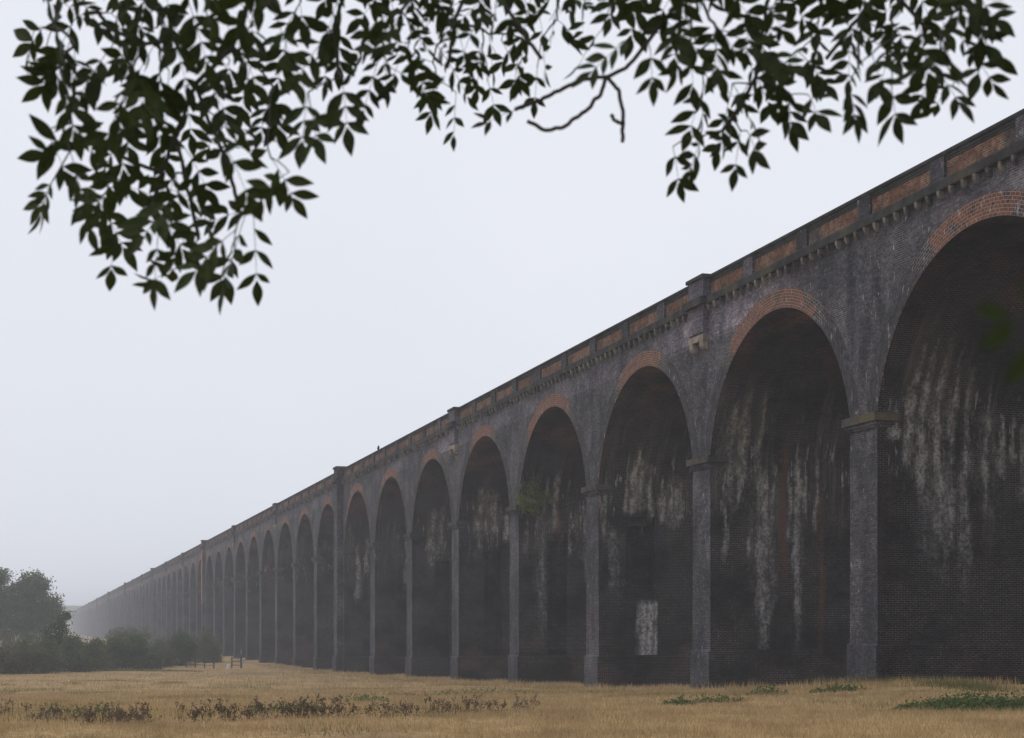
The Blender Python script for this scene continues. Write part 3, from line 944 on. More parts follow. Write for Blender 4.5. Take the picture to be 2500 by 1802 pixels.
def bracket_corbel(y):
    mb = MB()
    z1 = EYE + 12.62
    prof = [(0.0, z1 - 0.42), (-0.10, z1 - 0.40), (-0.20, z1 - 0.33), (-0.255, z1 - 0.22), (-0.265, z1), (0.0, z1)]
    mb.prism_y(prof, y - 0.19, y + 0.19, 'stone_buff')
    return mb.mesh("bracket_corbel")
RM = (refuge_mesh(), refuge_coping(), refuge_band(), bracket_lintel(), bracket_corbel(-0.55), bracket_corbel(0.55))
def king_mesh(red):
    mb = MB()
    w, p = 0.86, 0.57
    zs = [(-7.0, EYE + 4.5, 'front'), (EYE + 4.5, Z_LEDGE0, 'terracotta' if red else 'front'), (Z_LEDGE0, Z_TOP + 0.06, 'front')]
    for a, b2, kk in zs:
        mb.face([(-p, -w, a), (-p, w, a), (-p, w, b2), (-p, -w, b2)][::-1], kk)
        mb.face([(-p, -w, a), (0, -w, a), (0, -w, b2), (-p, -w, b2)], 'front')
        mb.face([(-p, w, a), (0, w, a), (0, w, b2), (-p, w, b2)][::-1], 'front')
    mb.box(0.0, 0.5, -w, w, Z_TOP - 0.5, Z_TOP + 0.06, 'front', 'bt')
    return mb.mesh("pilaster")
def king_cap():
    mb = MB()
    w, p = 0.86, 0.57
    mb.box(-p - 0.10, 0.6, -w - 0.1, w + 0.1, Z_TOP + 0.06, Z_TOP + 0.22, 'coping')
    mb.box(-p - 0.18, -p, -w - 0.16, w + 0.16, Z_LEDGE0, Z_LEDGE1, 'stone_dark')
    mb.box(-p, -0.195, -w - 0.16, -w, Z_LEDGE0, Z_LEDGE1, 'stone_dark')
    mb.box(-p, -0.195, w, w + 0.16, Z_LEDGE0, Z_LEDGE1, 'stone_dark')
    return mb.mesh("pilaster_cap")
def king_foot():
    mb = MB()
    mb.box(-0.57 - 0.13, 0.0, -0.86 - 0.13, 0.86 + 0.13, -5, 0, 'front', 'b')
    return mb.mesh("pilaster_foot")
KM = (king_mesh(False), king_mesh(True), king_cap(), king_foot())
for k in range(K0, K1):
    if k % 3 != 1:
        continue
    if is_king(k):
        q = vpart("pilaster", KM[1] if k == 16 else KM[0], (D, PY[k], 0))
        if k == 16:
            q["label"] = "pilaster with a bright red brick upper face"
        vpart("pilaster_cap", KM[2], (D, PY[k], 0), q)
        vpart("pilaster_foot", KM[3], (D, PY[k], EYE + PL.get(k, -3.3)), q)
    else:
        q = vpart("refuge", RM[0], (D, PY[k], 0))
        vpart("coping", RM[1], (D, PY[k], 0), q)
        vpart("string_course", RM[2], (D, PY[k], 0), q)
        vpart("bracket_lintel", RM[3], (D, PY[k], 0), q)
        vpart("bracket_corbel", RM[4], (D, PY[k], 0), q)
        vpart("bracket_corbel", RM[5], (D, PY[k], 0), q)

# ------------------------------------------------------------------ foliage builders
def leaf_quads(rs, C, size, flat=0.0, aspect=0.6):
    """random leaf quads (bent kite) at centres C (n,3)"""
    n = len(C)
    a = rs.randn(n, 3); a[:, 2] *= (1 - flat)
    a /= np.linalg.norm(a, axis=1)[:, None]
    b = rs.randn(n, 3)
    b -= a * (a * b).sum(1)[:, None]
    b /= np.linalg.norm(b, axis=1)[:, None]
    s = (size * (0.6 + 0.8 * rs.rand(n)))[:, None]
    P = np.stack([C - a * s * 0.5, C + b * s * 0.5 * aspect, C + a * s * 0.5, C - b * s * 0.5 * aspect], 1)
    return P

def crown_points(rs, lobes, per_m3=6.0, clump=0.45):
    """leaf centres in clumps near the shells of ellipsoid lobes"""
    out = []
    for (cx, cy, cz, rx, ry, rz) in lobes:
        n_cl = int(10 + 5.5 * (rx * ry + ry * rz + rx * rz))
        u = rs.randn(n_cl, 3); u /= np.linalg.norm(u, axis=1)[:, None]
        r = (0.55 + 0.5 * rs.rand(n_cl) ** 0.6)[:, None] * (1 + 0.12 * np.sin(5 * u[:, :1] + 3 * u[:, 2:3]))
        cc = u * r * np.array([rx, ry, rz]) + np.array([cx, cy, cz])
        m = max(6, int(per_m3 * 4))
        pts = cc[:, None, :] + rs.randn(n_cl, m, 3) * clump * np.array([1, 1, 0.75]) * (0.6 + 0.8 * rs.rand(n_cl, 1, 1))
        out.append(pts.reshape(-1, 3))
    P = np.concatenate(out)
    return P

def tree(name, label, cat, group, base, lobes, leaf, mat, seed, trunk_h, trunk_r, per=6.0, clump=0.45):
    """lobes are offsets from base"""
    rs = np.random.RandomState(seed)
    root = tag(link(name, None, None, base), label, cat, group)
    P = crown_points(rs, lobes, per, clump)
    P = P[P[:, 2] > 0.05]
    me = tri_mesh("crown", leaf_quads(rs, P, leaf), 4, mat)
    link("crown", me, root)
    mb = MB()
    tops = [Vector(l[:3]) for l in lobes]
    mb.tube([(0, 0, -0.3), (0.05, 0, trunk_h * 0.5), (0, 0.05, trunk_h)], [trunk_r * 1.25, trunk_r, trunk_r * 0.8], 'bark', 7)
    for t in tops:
        mid = Vector((0, 0, trunk_h)).lerp(t, 0.5) + Vector((0, 0, 0.15))
        mb.tube([(0, 0, trunk_h * 0.85), mid, t], [trunk_r * 0.6, trunk_r * 0.4, trunk_r * 0.15], 'bark', 5)
    mb.build("trunk", root)
    return root

def base_at(sx, Z):
    """ground point on the ray column of photo x = sx at camera depth Z"""
    p = at(sx, YVP, Z)
    return Vector((p.x, p.y, float(ground_z(p.x, p.y))))

def px_lobes(base, Z, L):
    """lobes given by photo pixels (sx, sy, half width px, half height px, depth offset, depth radius)"""
    out = []
    for (sx, sy, rx, rz, dz, ry) in L:
        p = at(sx, sy, Z + dz) - base
        m = Z / F_PX
        out.append((p.x, p.y, p.z, rx * m, ry, rz * m))
    return out

# --- trees on the left, beyond the hedge
Zt = 245
b0 = base_at(60, Zt)
tree("broadleaf_tree", "tall rounded green tree standing behind the hedge on the left", "tree", "trees behind the hedge", b0,
     px_lobes(b0, Zt, [(75, 1432, 30, 26, 0, 1.6), (97, 1420, 17, 20, 1, 1.0), (45, 1455, 32, 32, 2, 1.8), (80, 1470, 44, 34, 0, 2.2), (40, 1500, 45, 38, -1, 2.3), (95, 1505, 36, 34, 0, 1.9), (130, 1478, 17, 22, 0, 1.0), (128, 1498, 22, 24, 0, 1.2), (60, 1540, 60, 36, 0, 2.3)]),
     0.36, 'willow', 3, 4.2, 0.28, 9.0, 0.55)
b0 = base_at(-30, Zt - 4)
tree("broadleaf_tree", "green tree cut off by the left edge of the view", "tree", "trees behind the hedge", b0,
     px_lobes(b0, Zt - 4, [(-22, 1425, 34, 34, 0, 1.8), (4, 1408, 14, 16, 0, 0.8), (-30, 1470, 42, 40, 0, 2.2), (-6, 1465, 22, 30, 0, 1.3), (-30, 1530, 50, 40, 0, 2.3)]),
     0.36, 'willow', 4, 4.2, 0.28, 9.0, 0.55)
b0 = base_at(143, 160)
tree("ivy_clad_tree", "short dark ivy covered tree rising from the hedge", "tree", "trees behind the hedge", b0,
     px_lobes(b0, 160, [(146, 1525, 16, 16, 0, 0.7), (138, 1545, 24, 24, 0, 1.0), (150, 1550, 14, 28, 0, 0.7), (130, 1575, 28, 22, 0, 1.1), (162, 1505, 5, 7, 0, .25)]),
     0.20, 'ivy', 5, 2.4, 0.16, 8.0, 0.26)
# --- hedge bushes, left to right; (sx, depth, top px, half width px, material, label)
HEDGE = [
    (10, 148, 1572, 46, 'bramble', "brownish bramble bush at the left end of the hedge"),
    (62, 150, 1556, 44, 'hedge_b', "olive hedge bush below the tall rounded tree"),
    (112, 152, 1560, 42, 'hedge', "dark green hedge bush in front of the ivy covered tree"),
    (180, 158, 1553, 40, 'hedge', "hedge bush with ragged shoots just right of the ivy covered tree"),
    (232, 164, 1560, 38, 'hedge_b', "low olive hedge bush in the dip of the hedge"),
    (285, 168, 1557, 36, 'hedge', "dark hedge bush left of the large middle bush"),
    (338, 170, 1547, 46, 'hedge', "largest green bush in the middle of the hedge"),
    (392, 178, 1563, 30, 'hedge_b', "low bush between the middle bush and the round bush"),
    (442, 186, 1541, 30, 'ivy', "round dark bush with a domed top near the right end of the hedge"),
    (502, 200, 1545, 30, 'hedge_b', "pale brownish bush at the right end of the hedge against the piers"),
]
for i, (sx, Z, ty, hwp, mt, lab) in enumerate(HEDGE):
    b0 = base_at(sx, Z)
    by = YVP - (b0.z - EYE) * F_PX / Z
    rs = np.random.RandomState(100 + i)
    h = by - ty
    L = []
    for j in range(10):
        ox = (rs.rand() * 2 - 1) * hwp * 0.85
        oy = ty + h * (0.26 + 0.5 * rs.rand()) + abs(ox) / hwp * h * 0.15
        L.append((sx + ox, oy, hwp * 0.48, h * 0.27, rs.randn() * 0.6, 1.2))
    L.append((sx, ty + h * 0.22, hwp * 0.5, h * 0.22, 0, 1.1))
    L.append((sx, by - h * 0.18, hwp * 1.2, h * 0.28, 0, 1.3))
    L.append((sx, by - h * 0.42, hwp * 1.0, h * 0.30, 0.8, 1.2))
    tree("hedge_bush", lab, "bush", "bushes of the field hedge", b0, px_lobes(b0, Z, L), 0.20, mt, 200 + i, 0.7, 0.07, 7.0, 0.26)
b0 = base_at(310, 215)
tree("hedge_bush", "faint rounded tree half lost in mist behind the middle of the hedge", "tree", "trees behind the hedge", b0,
     px_lobes(b0, 215, [(310, 1545, 30, 18, 0, 1.5), (340, 1552, 30, 18, 0, 1.5), (285, 1556, 26, 18, 0, 1.4), (315, 1575, 46, 24, 0, 1.8)]),
     0.22, 'hedge_b', 31, 1.8, 0.14, 5.0, 0.3)
# shrub rooted on the impost of the fourth pier
yD = PY[3] - HW
shr = tag(link("wall_shrub", None, None, (D + 0.1, yD - 0.2, Z_CAP1 + 0.02)), "green shrub growing out of the stone cap of a pier", "shrub")
rs = np.random.RandomState(9)
P = crown_points(rs, [(0.5, -0.2, 0.55, 0.65, 0.45, 0.6), (0.9, -0.1, 0.75, 0.55, 0.4, 0.75), (1.2, -0.1, 0.4, 0.5, 0.4, 0.55), (0.1, -0.3, 0.15, 0.35, 0.3, 0.3), (0.7, 0.0, 1.35, 0.35, 0.3, 0.45), (0.6, -0.2, -0.15, 0.6, 0.2, 0.25)], 9, 0.17)
link("foliage", tri_mesh("foliage", leaf_quads(rs, P, 0.13), 4, 'weed_cap'), shr)
mb = MB()
for q in ((0.4, -0.2, 0.9), (0.9, -0.1, 1.1), (1.2, -0.1, 0.5)):
    mb.tube([(0.1, 0, -0.05), (q[0] * 0.5, q[1] * 0.5, q[2] * 0.4), q], [0.04, 0.025, 0.01], 'bark', 5)
mb.build("stem", shr)

# ------------------------------------------------------------------ field: grass, weeds, docks
def field_points(rs, n, zmin, zmax, pad=1.15):
    """random ground points inside the view wedge, uniform per square metre"""
    Z = np.sqrt(zmin ** 2 + (zmax ** 2 - zmin ** 2) * rs.rand(n))
    x = (rs.rand(n) * 2 - 1) * 0.325 * pad * Z
    X = x * CT + Z * ST
    Y = -x * ST + Z * CT
    return X, Y

def vnoise(x, y, s, seed):
    """cheap smooth value noise"""
    rs = np.random.RandomState(seed)
    T = rs.rand(64, 64)
    x = x / s; y = y / s
    xi = np.floor(x).astype(int); yi = np.floor(y).astype(int)
    fx = x - xi; fy = y - yi
    fx = fx * fx * (3 - 2 * fx); fy = fy * fy * (3 - 2 * fy)
    g = lambda a, b: T[a % 64, b % 64]
    return (g(xi, yi) * (1 - fx) + g(xi + 1, yi) * fx) * (1 - fy) + (g(xi, yi + 1) * (1 - fx) + g(xi + 1, yi + 1) * fx) * fy

def blades(rs, X, Y, h, w, lean=0.35):
    n = len(X)
    Zg = ground_z(X, Y)
    ang = rs.rand(n) * 6.283
    dx, dy = np.cos(ang), np.sin(ang)
    la = rs.rand(n) * 6.283
    lx, ly = np.cos(la) * h * lean * rs.rand(n), np.sin(la) * h * lean * rs.rand(n)
    A = np.stack([X - dx * w / 2, Y - dy * w / 2, Zg - 0.01], 1)
    B = np.stack([X + dx * w / 2, Y + dy * w / 2, Zg - 0.01], 1)
    C = np.stack([X + lx + dx * w * .1, Y + ly + dy * w * .1, Zg + h], 1)
    return np.stack([A, B, C], 1)

def front_of(X, Y):
    return X < D - 0.15

rs = np.random.RandomState(1)
V = []
for n, z0, z1, hh, ww in ((120000, 22, 40, 0.10, 0.011), (120000, 40, 80, 0.12, 0.020), (60000, 80, 170, 0.15, 0.05)):
    X, Y = field_points(rs, n, z0, z1)
    k = front_of(X, Y)
    X, Y = X[k], Y[k]
    dens = 0.35 + 0.9 * vnoise(X, Y, 1.1, 5) * vnoise(X, Y, 4.0, 6) * 2
    k = rs.rand(len(X)) < dens
    X, Y = X[k], Y[k]
    h = hh * (0.35 + 1.0 * rs.rand(len(X)) ** 1.5) * (0.3 + 1.1 * vnoise(X, Y, 0.8, 7) + 0.6 * vnoise(X, Y, 3.0, 17))
    V.append(blades(rs, X, Y, h, ww, 0.8))
# coarse tufts standing out of the short sward
n = 5200
TX, TY = field_points(rs, n, 21, 60)
kk = front_of(TX, TY) & (rs.rand(n) < 0.25 + 1.2 * vnoise(TX, TY, 3.5, 41))
TX, TY = TX[kk], TY[kk]
nb_ = 16
X = (TX[:, None] + rs.randn(len(TX), nb_) * 0.045).ravel(); Y = (TY[:, None] + rs.randn(len(TX), nb_) * 0.045).ravel()
h = (0.07 + 0.15 * np.repeat(rs.rand(len(TX)) ** 1.5, nb_)) * (0.5 + 0.8 * rs.rand(len(X)))
V.append(blades(rs, X, Y, h, 0.010, 1.1))
# longer fringe at the foot of the piers
n = 30000
Y = 44 + rs.rand(n) ** 1.3 * 150; X = D - 0.2 - np.abs(rs.randn(n)) * 1.1
V.append(blades(rs, X, Y, 0.08 + 0.55 * rs.rand(n) ** 2 * vnoise(X, Y, 1.3, 8), 0.018 + Y * 0.0002, 0.5))
n = 16000     # under the arches
Y = 44 + rs.rand(n) * 120; X = D + rs.rand(n) * 3
V.append(blades(rs, X, Y, 0.12 + 0.22 * rs.rand(n), 0.03, 0.5))
tag(link("dry_grass", tri_mesh("dry_grass", np.concatenate(V), 3, 'grass')), "short dry straw coloured grass covering the field", "grass", kind="stuff")

# green grass blades mixed in
V = []
X, Y = field_points(rs, 140000, 22, 120)
k = front_of(X, Y) & (vnoise(X, Y * 0.5, 2.2, 11) * vnoise(X, Y, 7.0, 12) > 0.40)
X, Y = X[k], Y[k]
V.append(blades(rs, X, Y, 0.07 + 0.07 * rs.rand(len(X)), 0.02, 0.8))
n = 9000
Y = 40 + rs.rand(n) * 10; X = D - 0.2 - np.abs(rs.randn(n)) * 0.6
kk = rs.rand(n) < 1.6 * vnoise(X, Y, 0.7, 31) * vnoise(X, Y, 2.5, 32)
X, Y = X[kk], Y[kk]
V.append(blades(rs, X, Y, 0.06 + 0.40 * rs.rand(len(X)) ** 1.7, 0.018, 0.6))
tag(link("green_grass", tri_mesh("green_grass", np.concatenate(V), 3, 'grass_green')), "thin green grass in patches and along the foot of the near pier", "grass", kind="stuff")

# broadleaved green weeds in patches: (display x, display y, half width m, half depth m, amount)
def ground_hit(sx, sy):
    """ground point seen at photo pixel"""
    lo, hi = 12.0, 400.0
    for Zq in np.linspace(14, 300, 1500):
        p = at(sx, sy, Zq)
        if p.z < float(ground_z(p.x, p.y)):
            return Vector((p.x, p.y, float(ground_z(p.x, p.y))))
    return base_at(sx, 150)
WS = 2500 / 2268.0
patches = [
    (255, 1486, 9.0, 1.5, 2300, 0.10, "low pale green strip of growth at the foot of the hedge"),
    (2190, 1572, 2.2, 1.3, 2600, 0.16, "large patch of green nettles in the dry grass at the right edge"),
    (1720, 1538, 0.9, 0.5, 240, 0.12, "small green weed patch below the arch right of the nearest full pier"),
    (1585, 1556, 0.8, 0.4, 200, 0.11, "small green weed patch between the dry grass and the nearest full pier"),
    (1500, 1564, 0.45, 0.3, 130, 0.10, "tiny green weed tuft left of the two weed patches by the nearest full pier"),
    (1565, 1530, 0.9, 0.4, 200, 0.15, "green weeds at the foot of the nearest full pier"),
    (1860, 1532, 1.0, 0.4, 210, 0.13, "green weeds before the nearest pier on the right"),
    (1000, 1538, 4.0, 1.8, 260, 0.07, "long dark green weed patch across the middle of the field"),
    (1080, 1532, 2.6, 1.4, 170, 0.08, "green weeds at the right of the long weed patch"),
    (780, 1553, 1.2, 0.6, 200, 0.10, "small green weeds behind the dead docks"),
    (650, 1577, 1.1, 0.5, 260, 0.10, "green weeds touching the longest stand of dead docks"),
    (200, 1586, 1.3, 0.5, 300, 0.10, "green weeds left of the dense dock stand"),
    (1140, 1513, 0.6, 0.3, 160, 0.14, "green weeds at the foot of the pier with the shrub"),
]
for i, (dx_, dy_, a, bq, n, sz, lab) in enumerate(patches):
    c = ground_hit(dx_ * WS, dy_ * WS)
    rs2 = np.random.RandomState(300 + i)
    r = np.sqrt(rs2.rand(n)); t = rs2.rand(n) * 6.283
    lx = r * np.cos(t) * a; ly = r * np.sin(t) * bq
    keep = rs2.rand(n) < 0.25 + 1.3 * vnoise(lx + i * 9, ly, 0.5, 21)
    lx, ly, r = lx[keep], ly[keep], r[keep]
    X = c.x + lx * CT + ly * ST; Y = c.y - lx * ST + ly * CT
    n2 = len(X)
    top = (0.03 + sz * 2.2 * (1.05 - r ** 2) * (0.15 + rs2.rand(n2) ** 1.5) * (0.5 + vnoise(lx + 3 * i, ly, 0.35, 22)))
    pts = np.concatenate([np.stack([X + rs2.randn(n2) * 0.04, Y + rs2.randn(n2) * 0.04, ground_z(X, Y) + top * q], 1) for q in (0.25, 0.55, 0.8, 1.0)])
    pts = pts - np.array(c)
    if len(pts) < 2500:                       # keep the one connected clump
        adj = ((pts[:, None, :] - pts[None, :, :]) ** 2).sum(-1) < 0.085 ** 2
        seen = np.zeros(len(pts), int); cid = 0
        for q in range(len(pts)):
            if seen[q]: continue
            cid += 1; front = np.zeros(len(pts), bool); front[q] = True
            while front.any():
                seen[front] = cid
                front = adj[front].any(0) & (seen == 0)
        pts = pts[seen == np.bincount(seen)[1:].argmax() + 1] if np.bincount(seen).max() > 0.5 * len(pts) else pts
    o = link("weed_patch", tri_mesh("weed_patch", leaf_quads(rs2, pts, 0.085, 0.4, 0.5), 4, 'weed_green'), None, c)
    tag(o, lab, "weeds", "green weed patches in the field", "stuff" if i in (0, 6, 7, 8, 9) else None)

# dead docks: brown stems with seed heads
def dock_mesh(seed, n_stem, width):
    rs2 = np.random.RandomState(seed)
    mb = MB(); heads = []
    for s in range(n_stem):
        x, y = rs2.randn() * width * 0.45, rs2.randn() * 0.25
        h = 0.10 + 0.28 * rs2.rand() ** 1.7
        lx, ly = rs2.randn() * 0.08, rs2.randn() * 0.06
        p = [(x, y, -0.05), (x + lx * 0.4, y + ly * 0.4, h * 0.5), (x + lx, y + ly, h)]
        mb.tube(p, [0.008, 0.006, 0.004], 'dock', 4)
        br = [(x + lx, y + ly, h)]
        for q in range(rs2.randint(2, 5)):
            t = 0.45 + 0.5 * rs2.rand()
            a = (x + lx * t, y + ly * t, h * t)
            e = (a[0] + rs2.randn() * 0.07, a[1] + rs2.randn() * 0.05, a[2] + 0.05 + 0.07 * rs2.rand())
            mb.tube([a, e], [0.005, 0.003], 'dock', 3)
            br.append(e)
        for e in br:
            heads.append(np.array(e) + rs2.randn(6, 3) * np.array([0.016, 0.016, 0.03]))
        heads.append(np.array([(x, y, 0.05)]) + rs2.randn(8, 3) * np.array([0.08, 0.06, 0.05]))
    H = np.concatenate(heads)
    for q in leaf_quads(rs2, H, 0.042):
        mb.face([tuple(p) for p in q], 'dock')
    mb.tube([(-width * 1.3, 0, -0.06), (0, 0.02, -0.05), (width * 1.3, 0, -0.06)], [0.02, 0.03, 0.02], 'dock', 4)     # rootstock
    return mb.mesh("dead_dock_plant", weld=True)
docks = [  # display x, display y of the foot, width m, stems, label
    (6, 1592, 0.4, 8, "dead dock clump cut by the left edge of the view"),
    (95, 1597, 0.35, 7, "small dead dock clump near the left edge"),
    (130, 1599, 0.45, 6, "thin dead dock clump left of the dense stand"),
    (215, 1606, 0.9, 34, "dense dark stand of dead docks at lower left"),
    (270, 1604, 0.5, 14, "dead dock clump at the right end of the dense lower left stand"),
    (325, 1602, 0.45, 12, "lone upright dead dock clump between two longer stands"),
    (425, 1600, 0.45, 11, "dead dock clump at the start of the middle row"),
    (490, 1598, 0.65, 20, "wide dead dock clump in the middle row"),
    (555, 1596, 0.5, 14, "dead dock clump before the gap of the middle row"),
    (640, 1590, 0.75, 26, "tallest leafy stand of dead docks in the row"),
    (700, 1590, 0.6, 20, "dead dock clump joined to the tallest stand"),
    (738, 1588, 0.25, 9, "narrow upright dead dock clump right of the tallest stand"),
    (776, 1590, 0.35, 7, "sparse reddish dead dock clump"),
    (845, 1590, 0.5, 17, "rounded dead dock clump with green weeds at its foot"),
    (940, 1587, 0.45, 18, "compact dark dead dock clump"),
    (985, 1584, 0.4, 8, "loose pale dead dock clump beside the compact one"),
    (1045, 1580, 0.5, 14, "spreading dead dock clump with tall stalks"),
    (1095, 1579, 0.4, 8, "thin dead dock clump between the spreading one and the last one"),
    (1160, 1574, 0.4, 12, "last dead dock clump at the right end of the row"),
]
for i, (dx_, dy_, wdt, ns, lab) in enumerate(docks):
    c = ground_hit(dx_ * WS, dy_ * WS)
    root = tag(link("dead_dock_plant", dock_mesh(400 + i, max(4, int(ns * 0.8)), wdt * 1.0), None, c), lab, "dead weed", "dead dock plants in the foreground field")
    root.rotation_euler = (0, 0, -TH)

# ------------------------------------------------------------------ small things
# post and rail fence by the far piers
fz = 178.0
def fence(sx0, sx1, label, n):
    p0, p1 = base_at(sx0, fz), base_at(sx1, fz - 4)
    root = tag(link("wooden_fence", None, None, p0), label, "fence", "wooden fences by the far piers")
    d = p1 - p0
    for i in range(n):
        q = d * (i / (n - 1))
        mb = MB(); mb.box(q.x - .07, q.x + .07, q.y - .07, q.y + .07, q.z - .3, q.z + 1.25, 'wood')
        mb.build("post", root)
    for hz in (0.35, 0.75, 1.12):
        mb = MB()
        mb.tube([(0, -0.1, hz), (d.x, d.y - 0.1, d.z + hz)], [0.06, 0.06], 'wood', 4)
        mb.build("rail", root)
fence(455, 522, "dark wooden post and rail fence at the right end of the hedge", 4)
fence(566, 588, "short grey wooden fence panel standing before the far piers", 2)
b0 = base_at(589, 176)
root = tag(link("wooden_stake", None, None, b0), "tall wooden stake with a pale top beside the short fence", "stake")
mb = MB(); mb.box(-.09, .09, -.09, .09, -.3, 1.5, 'wood'); mb.build("post", root)
mb = MB(); mb.box(-.05, .05, -.05, .05, 1.5, 2.05, 'ochre'); mb.build("stake_top", root)
b0 = base_at(557, 172)
root = tag(link("plastic_sack", None, None, b0), "small white plastic sack on the grass before the far piers", "sack")
mb = MB()
prev = [(0.24 * math.cos(t), 0.2 * math.sin(t), 0) for t in np.linspace(0, 2 * math.pi, 9)[:-1]]
for z, r in ((0.15, 0.20), (0.32, 0.20), (0.45, 0.15), (0.5, 0.07)):
    cur = [(r * math.cos(t) * (1 + 0.1 * math.sin(3 * t)) + 0.08 * z, r * 0.8 * math.sin(t), z + 0.04 * math.sin(2 * t)) for t in np.linspace(0, 2 * math.pi, 9)[:-1]]
    for i in range(8):
        mb.face([prev[i], prev[(i + 1) % 8], cur[(i + 1) % 8], cur[i]], 'white')
    prev = cur
mb.face(prev, 'white')
mb.build("bag", root, smooth=True, weld=True)
# crumpled blue and white rubbish at the foot of the near pier
c = ground_hit(2341, 1664)
root = tag(link("rubbish_bag", None, None, c), "crumpled dark blue and white rubbish bag at the foot of the nearest pier", "rubbish")
def lump(name, key, cx, cy, cz, rx, ry, rz, seed):
    rs2 = np.random.RandomState(seed)
    mb = MB(); N, Kk = 12, 6
    G = [[(cx + rx * math.cos(a) * math.sin(p) * (1 + .25 * rs2.rand()), cy + ry * math.sin(a) * math.sin(p) * (1 + .25 * rs2.rand()), cz + rz * math.cos(p) * (1 + .25 * rs2.rand())) for a in [6.283 * i / N for i in range(N)]] for p in np.linspace(0.15, math.pi / 2 + 0.3, Kk)]
    for j in range(Kk - 1):
        for i in range(N):
            mb.face([G[j][i], G[j + 1][i], G[j + 1][(i + 1) % N], G[j][(i + 1) % N]], key)
    mb.face(G[0], key)
    mb.build(name, root)
lump("blue_bag", 'blue', 0.05, 0.1, 0.02, 0.22, 0.14, 0.15, 1)
lump("white_bag", 'white', -0.03, -0.08, 0.0, 0.13, 0.10, 0.09, 2)
# a bird on the parapet
sx_b = 921.0
yb_ = (F_PX * D / (CT * CT) / (sx_b - XVP)) - D * math.tan(TH)
root = tag(link("perched_bird", None, None, (D + 0.1, yb_, Z_TOP)), "small dark bird perched on the parapet coping", "bird")
mb = MB()
mb.tube([(0, 0.28, 0.06), (0, 0.14, 0.12), (0, 0.0, 0.2), (0, -0.08, 0.3), (0, -0.1, 0.38), (0, -0.13, 0.42)], [0.02, 0.07, 0.11, 0.08, 0.06, 0.02], 'feather', 8)
mb.tube([(0, -0.12, 0.385), (0, -0.2, 0.37)], [0.02, 0.004], 'feather', 5)
for s in (-0.03, 0.03):
    mb.tube([(s, 0.02, 0.0), (s, 0.02, 0.12)], [0.01, 0.012], 'feather', 4)
mb.build("body", root, smooth=True, weld=True)

# ------------------------------------------------------------------ overhanging ash tree
def poly_mask(P, W=2500, H=1050, step=5, y0=-260):
    """boolean raster of a polygon in display px"""
    ys = np.arange(y0, H, step); xs = np.arange(-60, W, step)
    X, Y = np.meshgrid(xs, ys)
    ins = np.zeros(X.shape, bool)
    n = len(P)
    for i in range(n):
        (x1, y1), (x2, y2) = P[i], P[(i + 1) % n]
        c = ((y1 > Y) != (y2 > Y))
        with np.errstate(divide='ignore', invalid='ignore'):
            xi = (x2 - x1) * (Y - y1) / (y2 - y1 + 1e-9) + x1
        ins ^= (c & (X < xi))
    return ins
ENV = [(60, -250), (55, 0), (62, 70), (50, 185), (105, 215), (108, 255), (72, 320), (62, 400), (60, 480), (100, 500), (180, 530), (215, 560), (212, 625), (245, 610), (300, 640), (330, 655), (390, 630),
       (425, 590), (445, 635), (485, 675), (515, 640), (565, 650), (560, 585), (600, 545), (605, 455), (650, 460), (688, 410), (640, 372), (598, 378), (585, 330), (640, 330), (705, 335), (690, 270), (735, 285), (772, 322), (820, 285),
       (795, 220), (855, 222), (880, 178), (940, 270), (1000, 325), (1035, 272), (1110, 258), (1185, 245), (1235, 195), (1262, 150), (1320, 120), (1385, 130), (1410, 150), (1450, 208), (1500, 190), (1542, 190),
       (1530, 240), (1505, 290), (1470, 345), (1468, 385), (1520, 428), (1555, 382), (1625, 402), (1695, 358), (1715, 300), (1765, 302), (1828, 282), (1850, 240), (1870, 285), (1915, 292), (2000, 288), (2045, 265),
       (2080, 205), (2090, 245), (2160, 255), (2150, 180), (2185, 150), (2215, 200), (2262, 140), (2215, 95), (2230, 50), (2222, 0), (2240, -250)]
env = poly_mask(ENV)
def inside(x, y):
    i = int((y + 260) // 5); j = int((x + 60) // 5)
    return 0 <= i < env.shape[0] and 0 <= j < env.shape[1] and env[i, j]
HOLES = [(215, 88, 40, 26), (240, 205, 30, 22), (560, 215, 26, 60), (690, 90, 26, 22), (640, 235, 18, 40), (830, 120, 22, 20), (905, 45, 20, 22), (1255, 100, 34, 30), (1300, 60, 24, 22), (1455, 55, 16, 30), (1410, 85, 14, 22), (1745, 60, 16, 30), (1900, 105, 24, 18), (2130, 30, 26, 24),
         (1690, 130, 14, 12), (1840, 80, 30, 20), (535, 400, 34, 20), (430, 400, 28, 22), (390, 290, 22, 28), (330, 560, 16, 14), (575, 60, 20, 12), (1985, 190, 22, 18), (150, 290, 20, 14), (290, 470, 20, 16), (190, 330, 16, 20), (470, 330, 20, 22)]
def in_hole(x, y):
    return any(((x - a) / c) ** 2 + ((y - b2) / d) ** 2 < 1 for a, b2, c, d in HOLES)

rs = np.random.RandomState(77)
def cam_basis():
    return Vector((CT, -ST, 0)), Vector((0, 0, 1)), Vector((ST, CT, 0))
RT, UP, FW = cam_basis()
def leaf_depth(x, y):
    return float(np.interp(x, [0, 700, 950, 1250, 1450, 2300], [5.1, 5.1, 5.7, 5.6, 5.1, 5.0])) + 0.3 * math.sin(x * 0.011 + y * 0.013)
def leaf_scale(x):
    return float(np.interp(x, [0, 780, 900, 1220, 1400, 2300], [1.08, 1.06, 0.86, 0.9, 1.0, 1.03]))

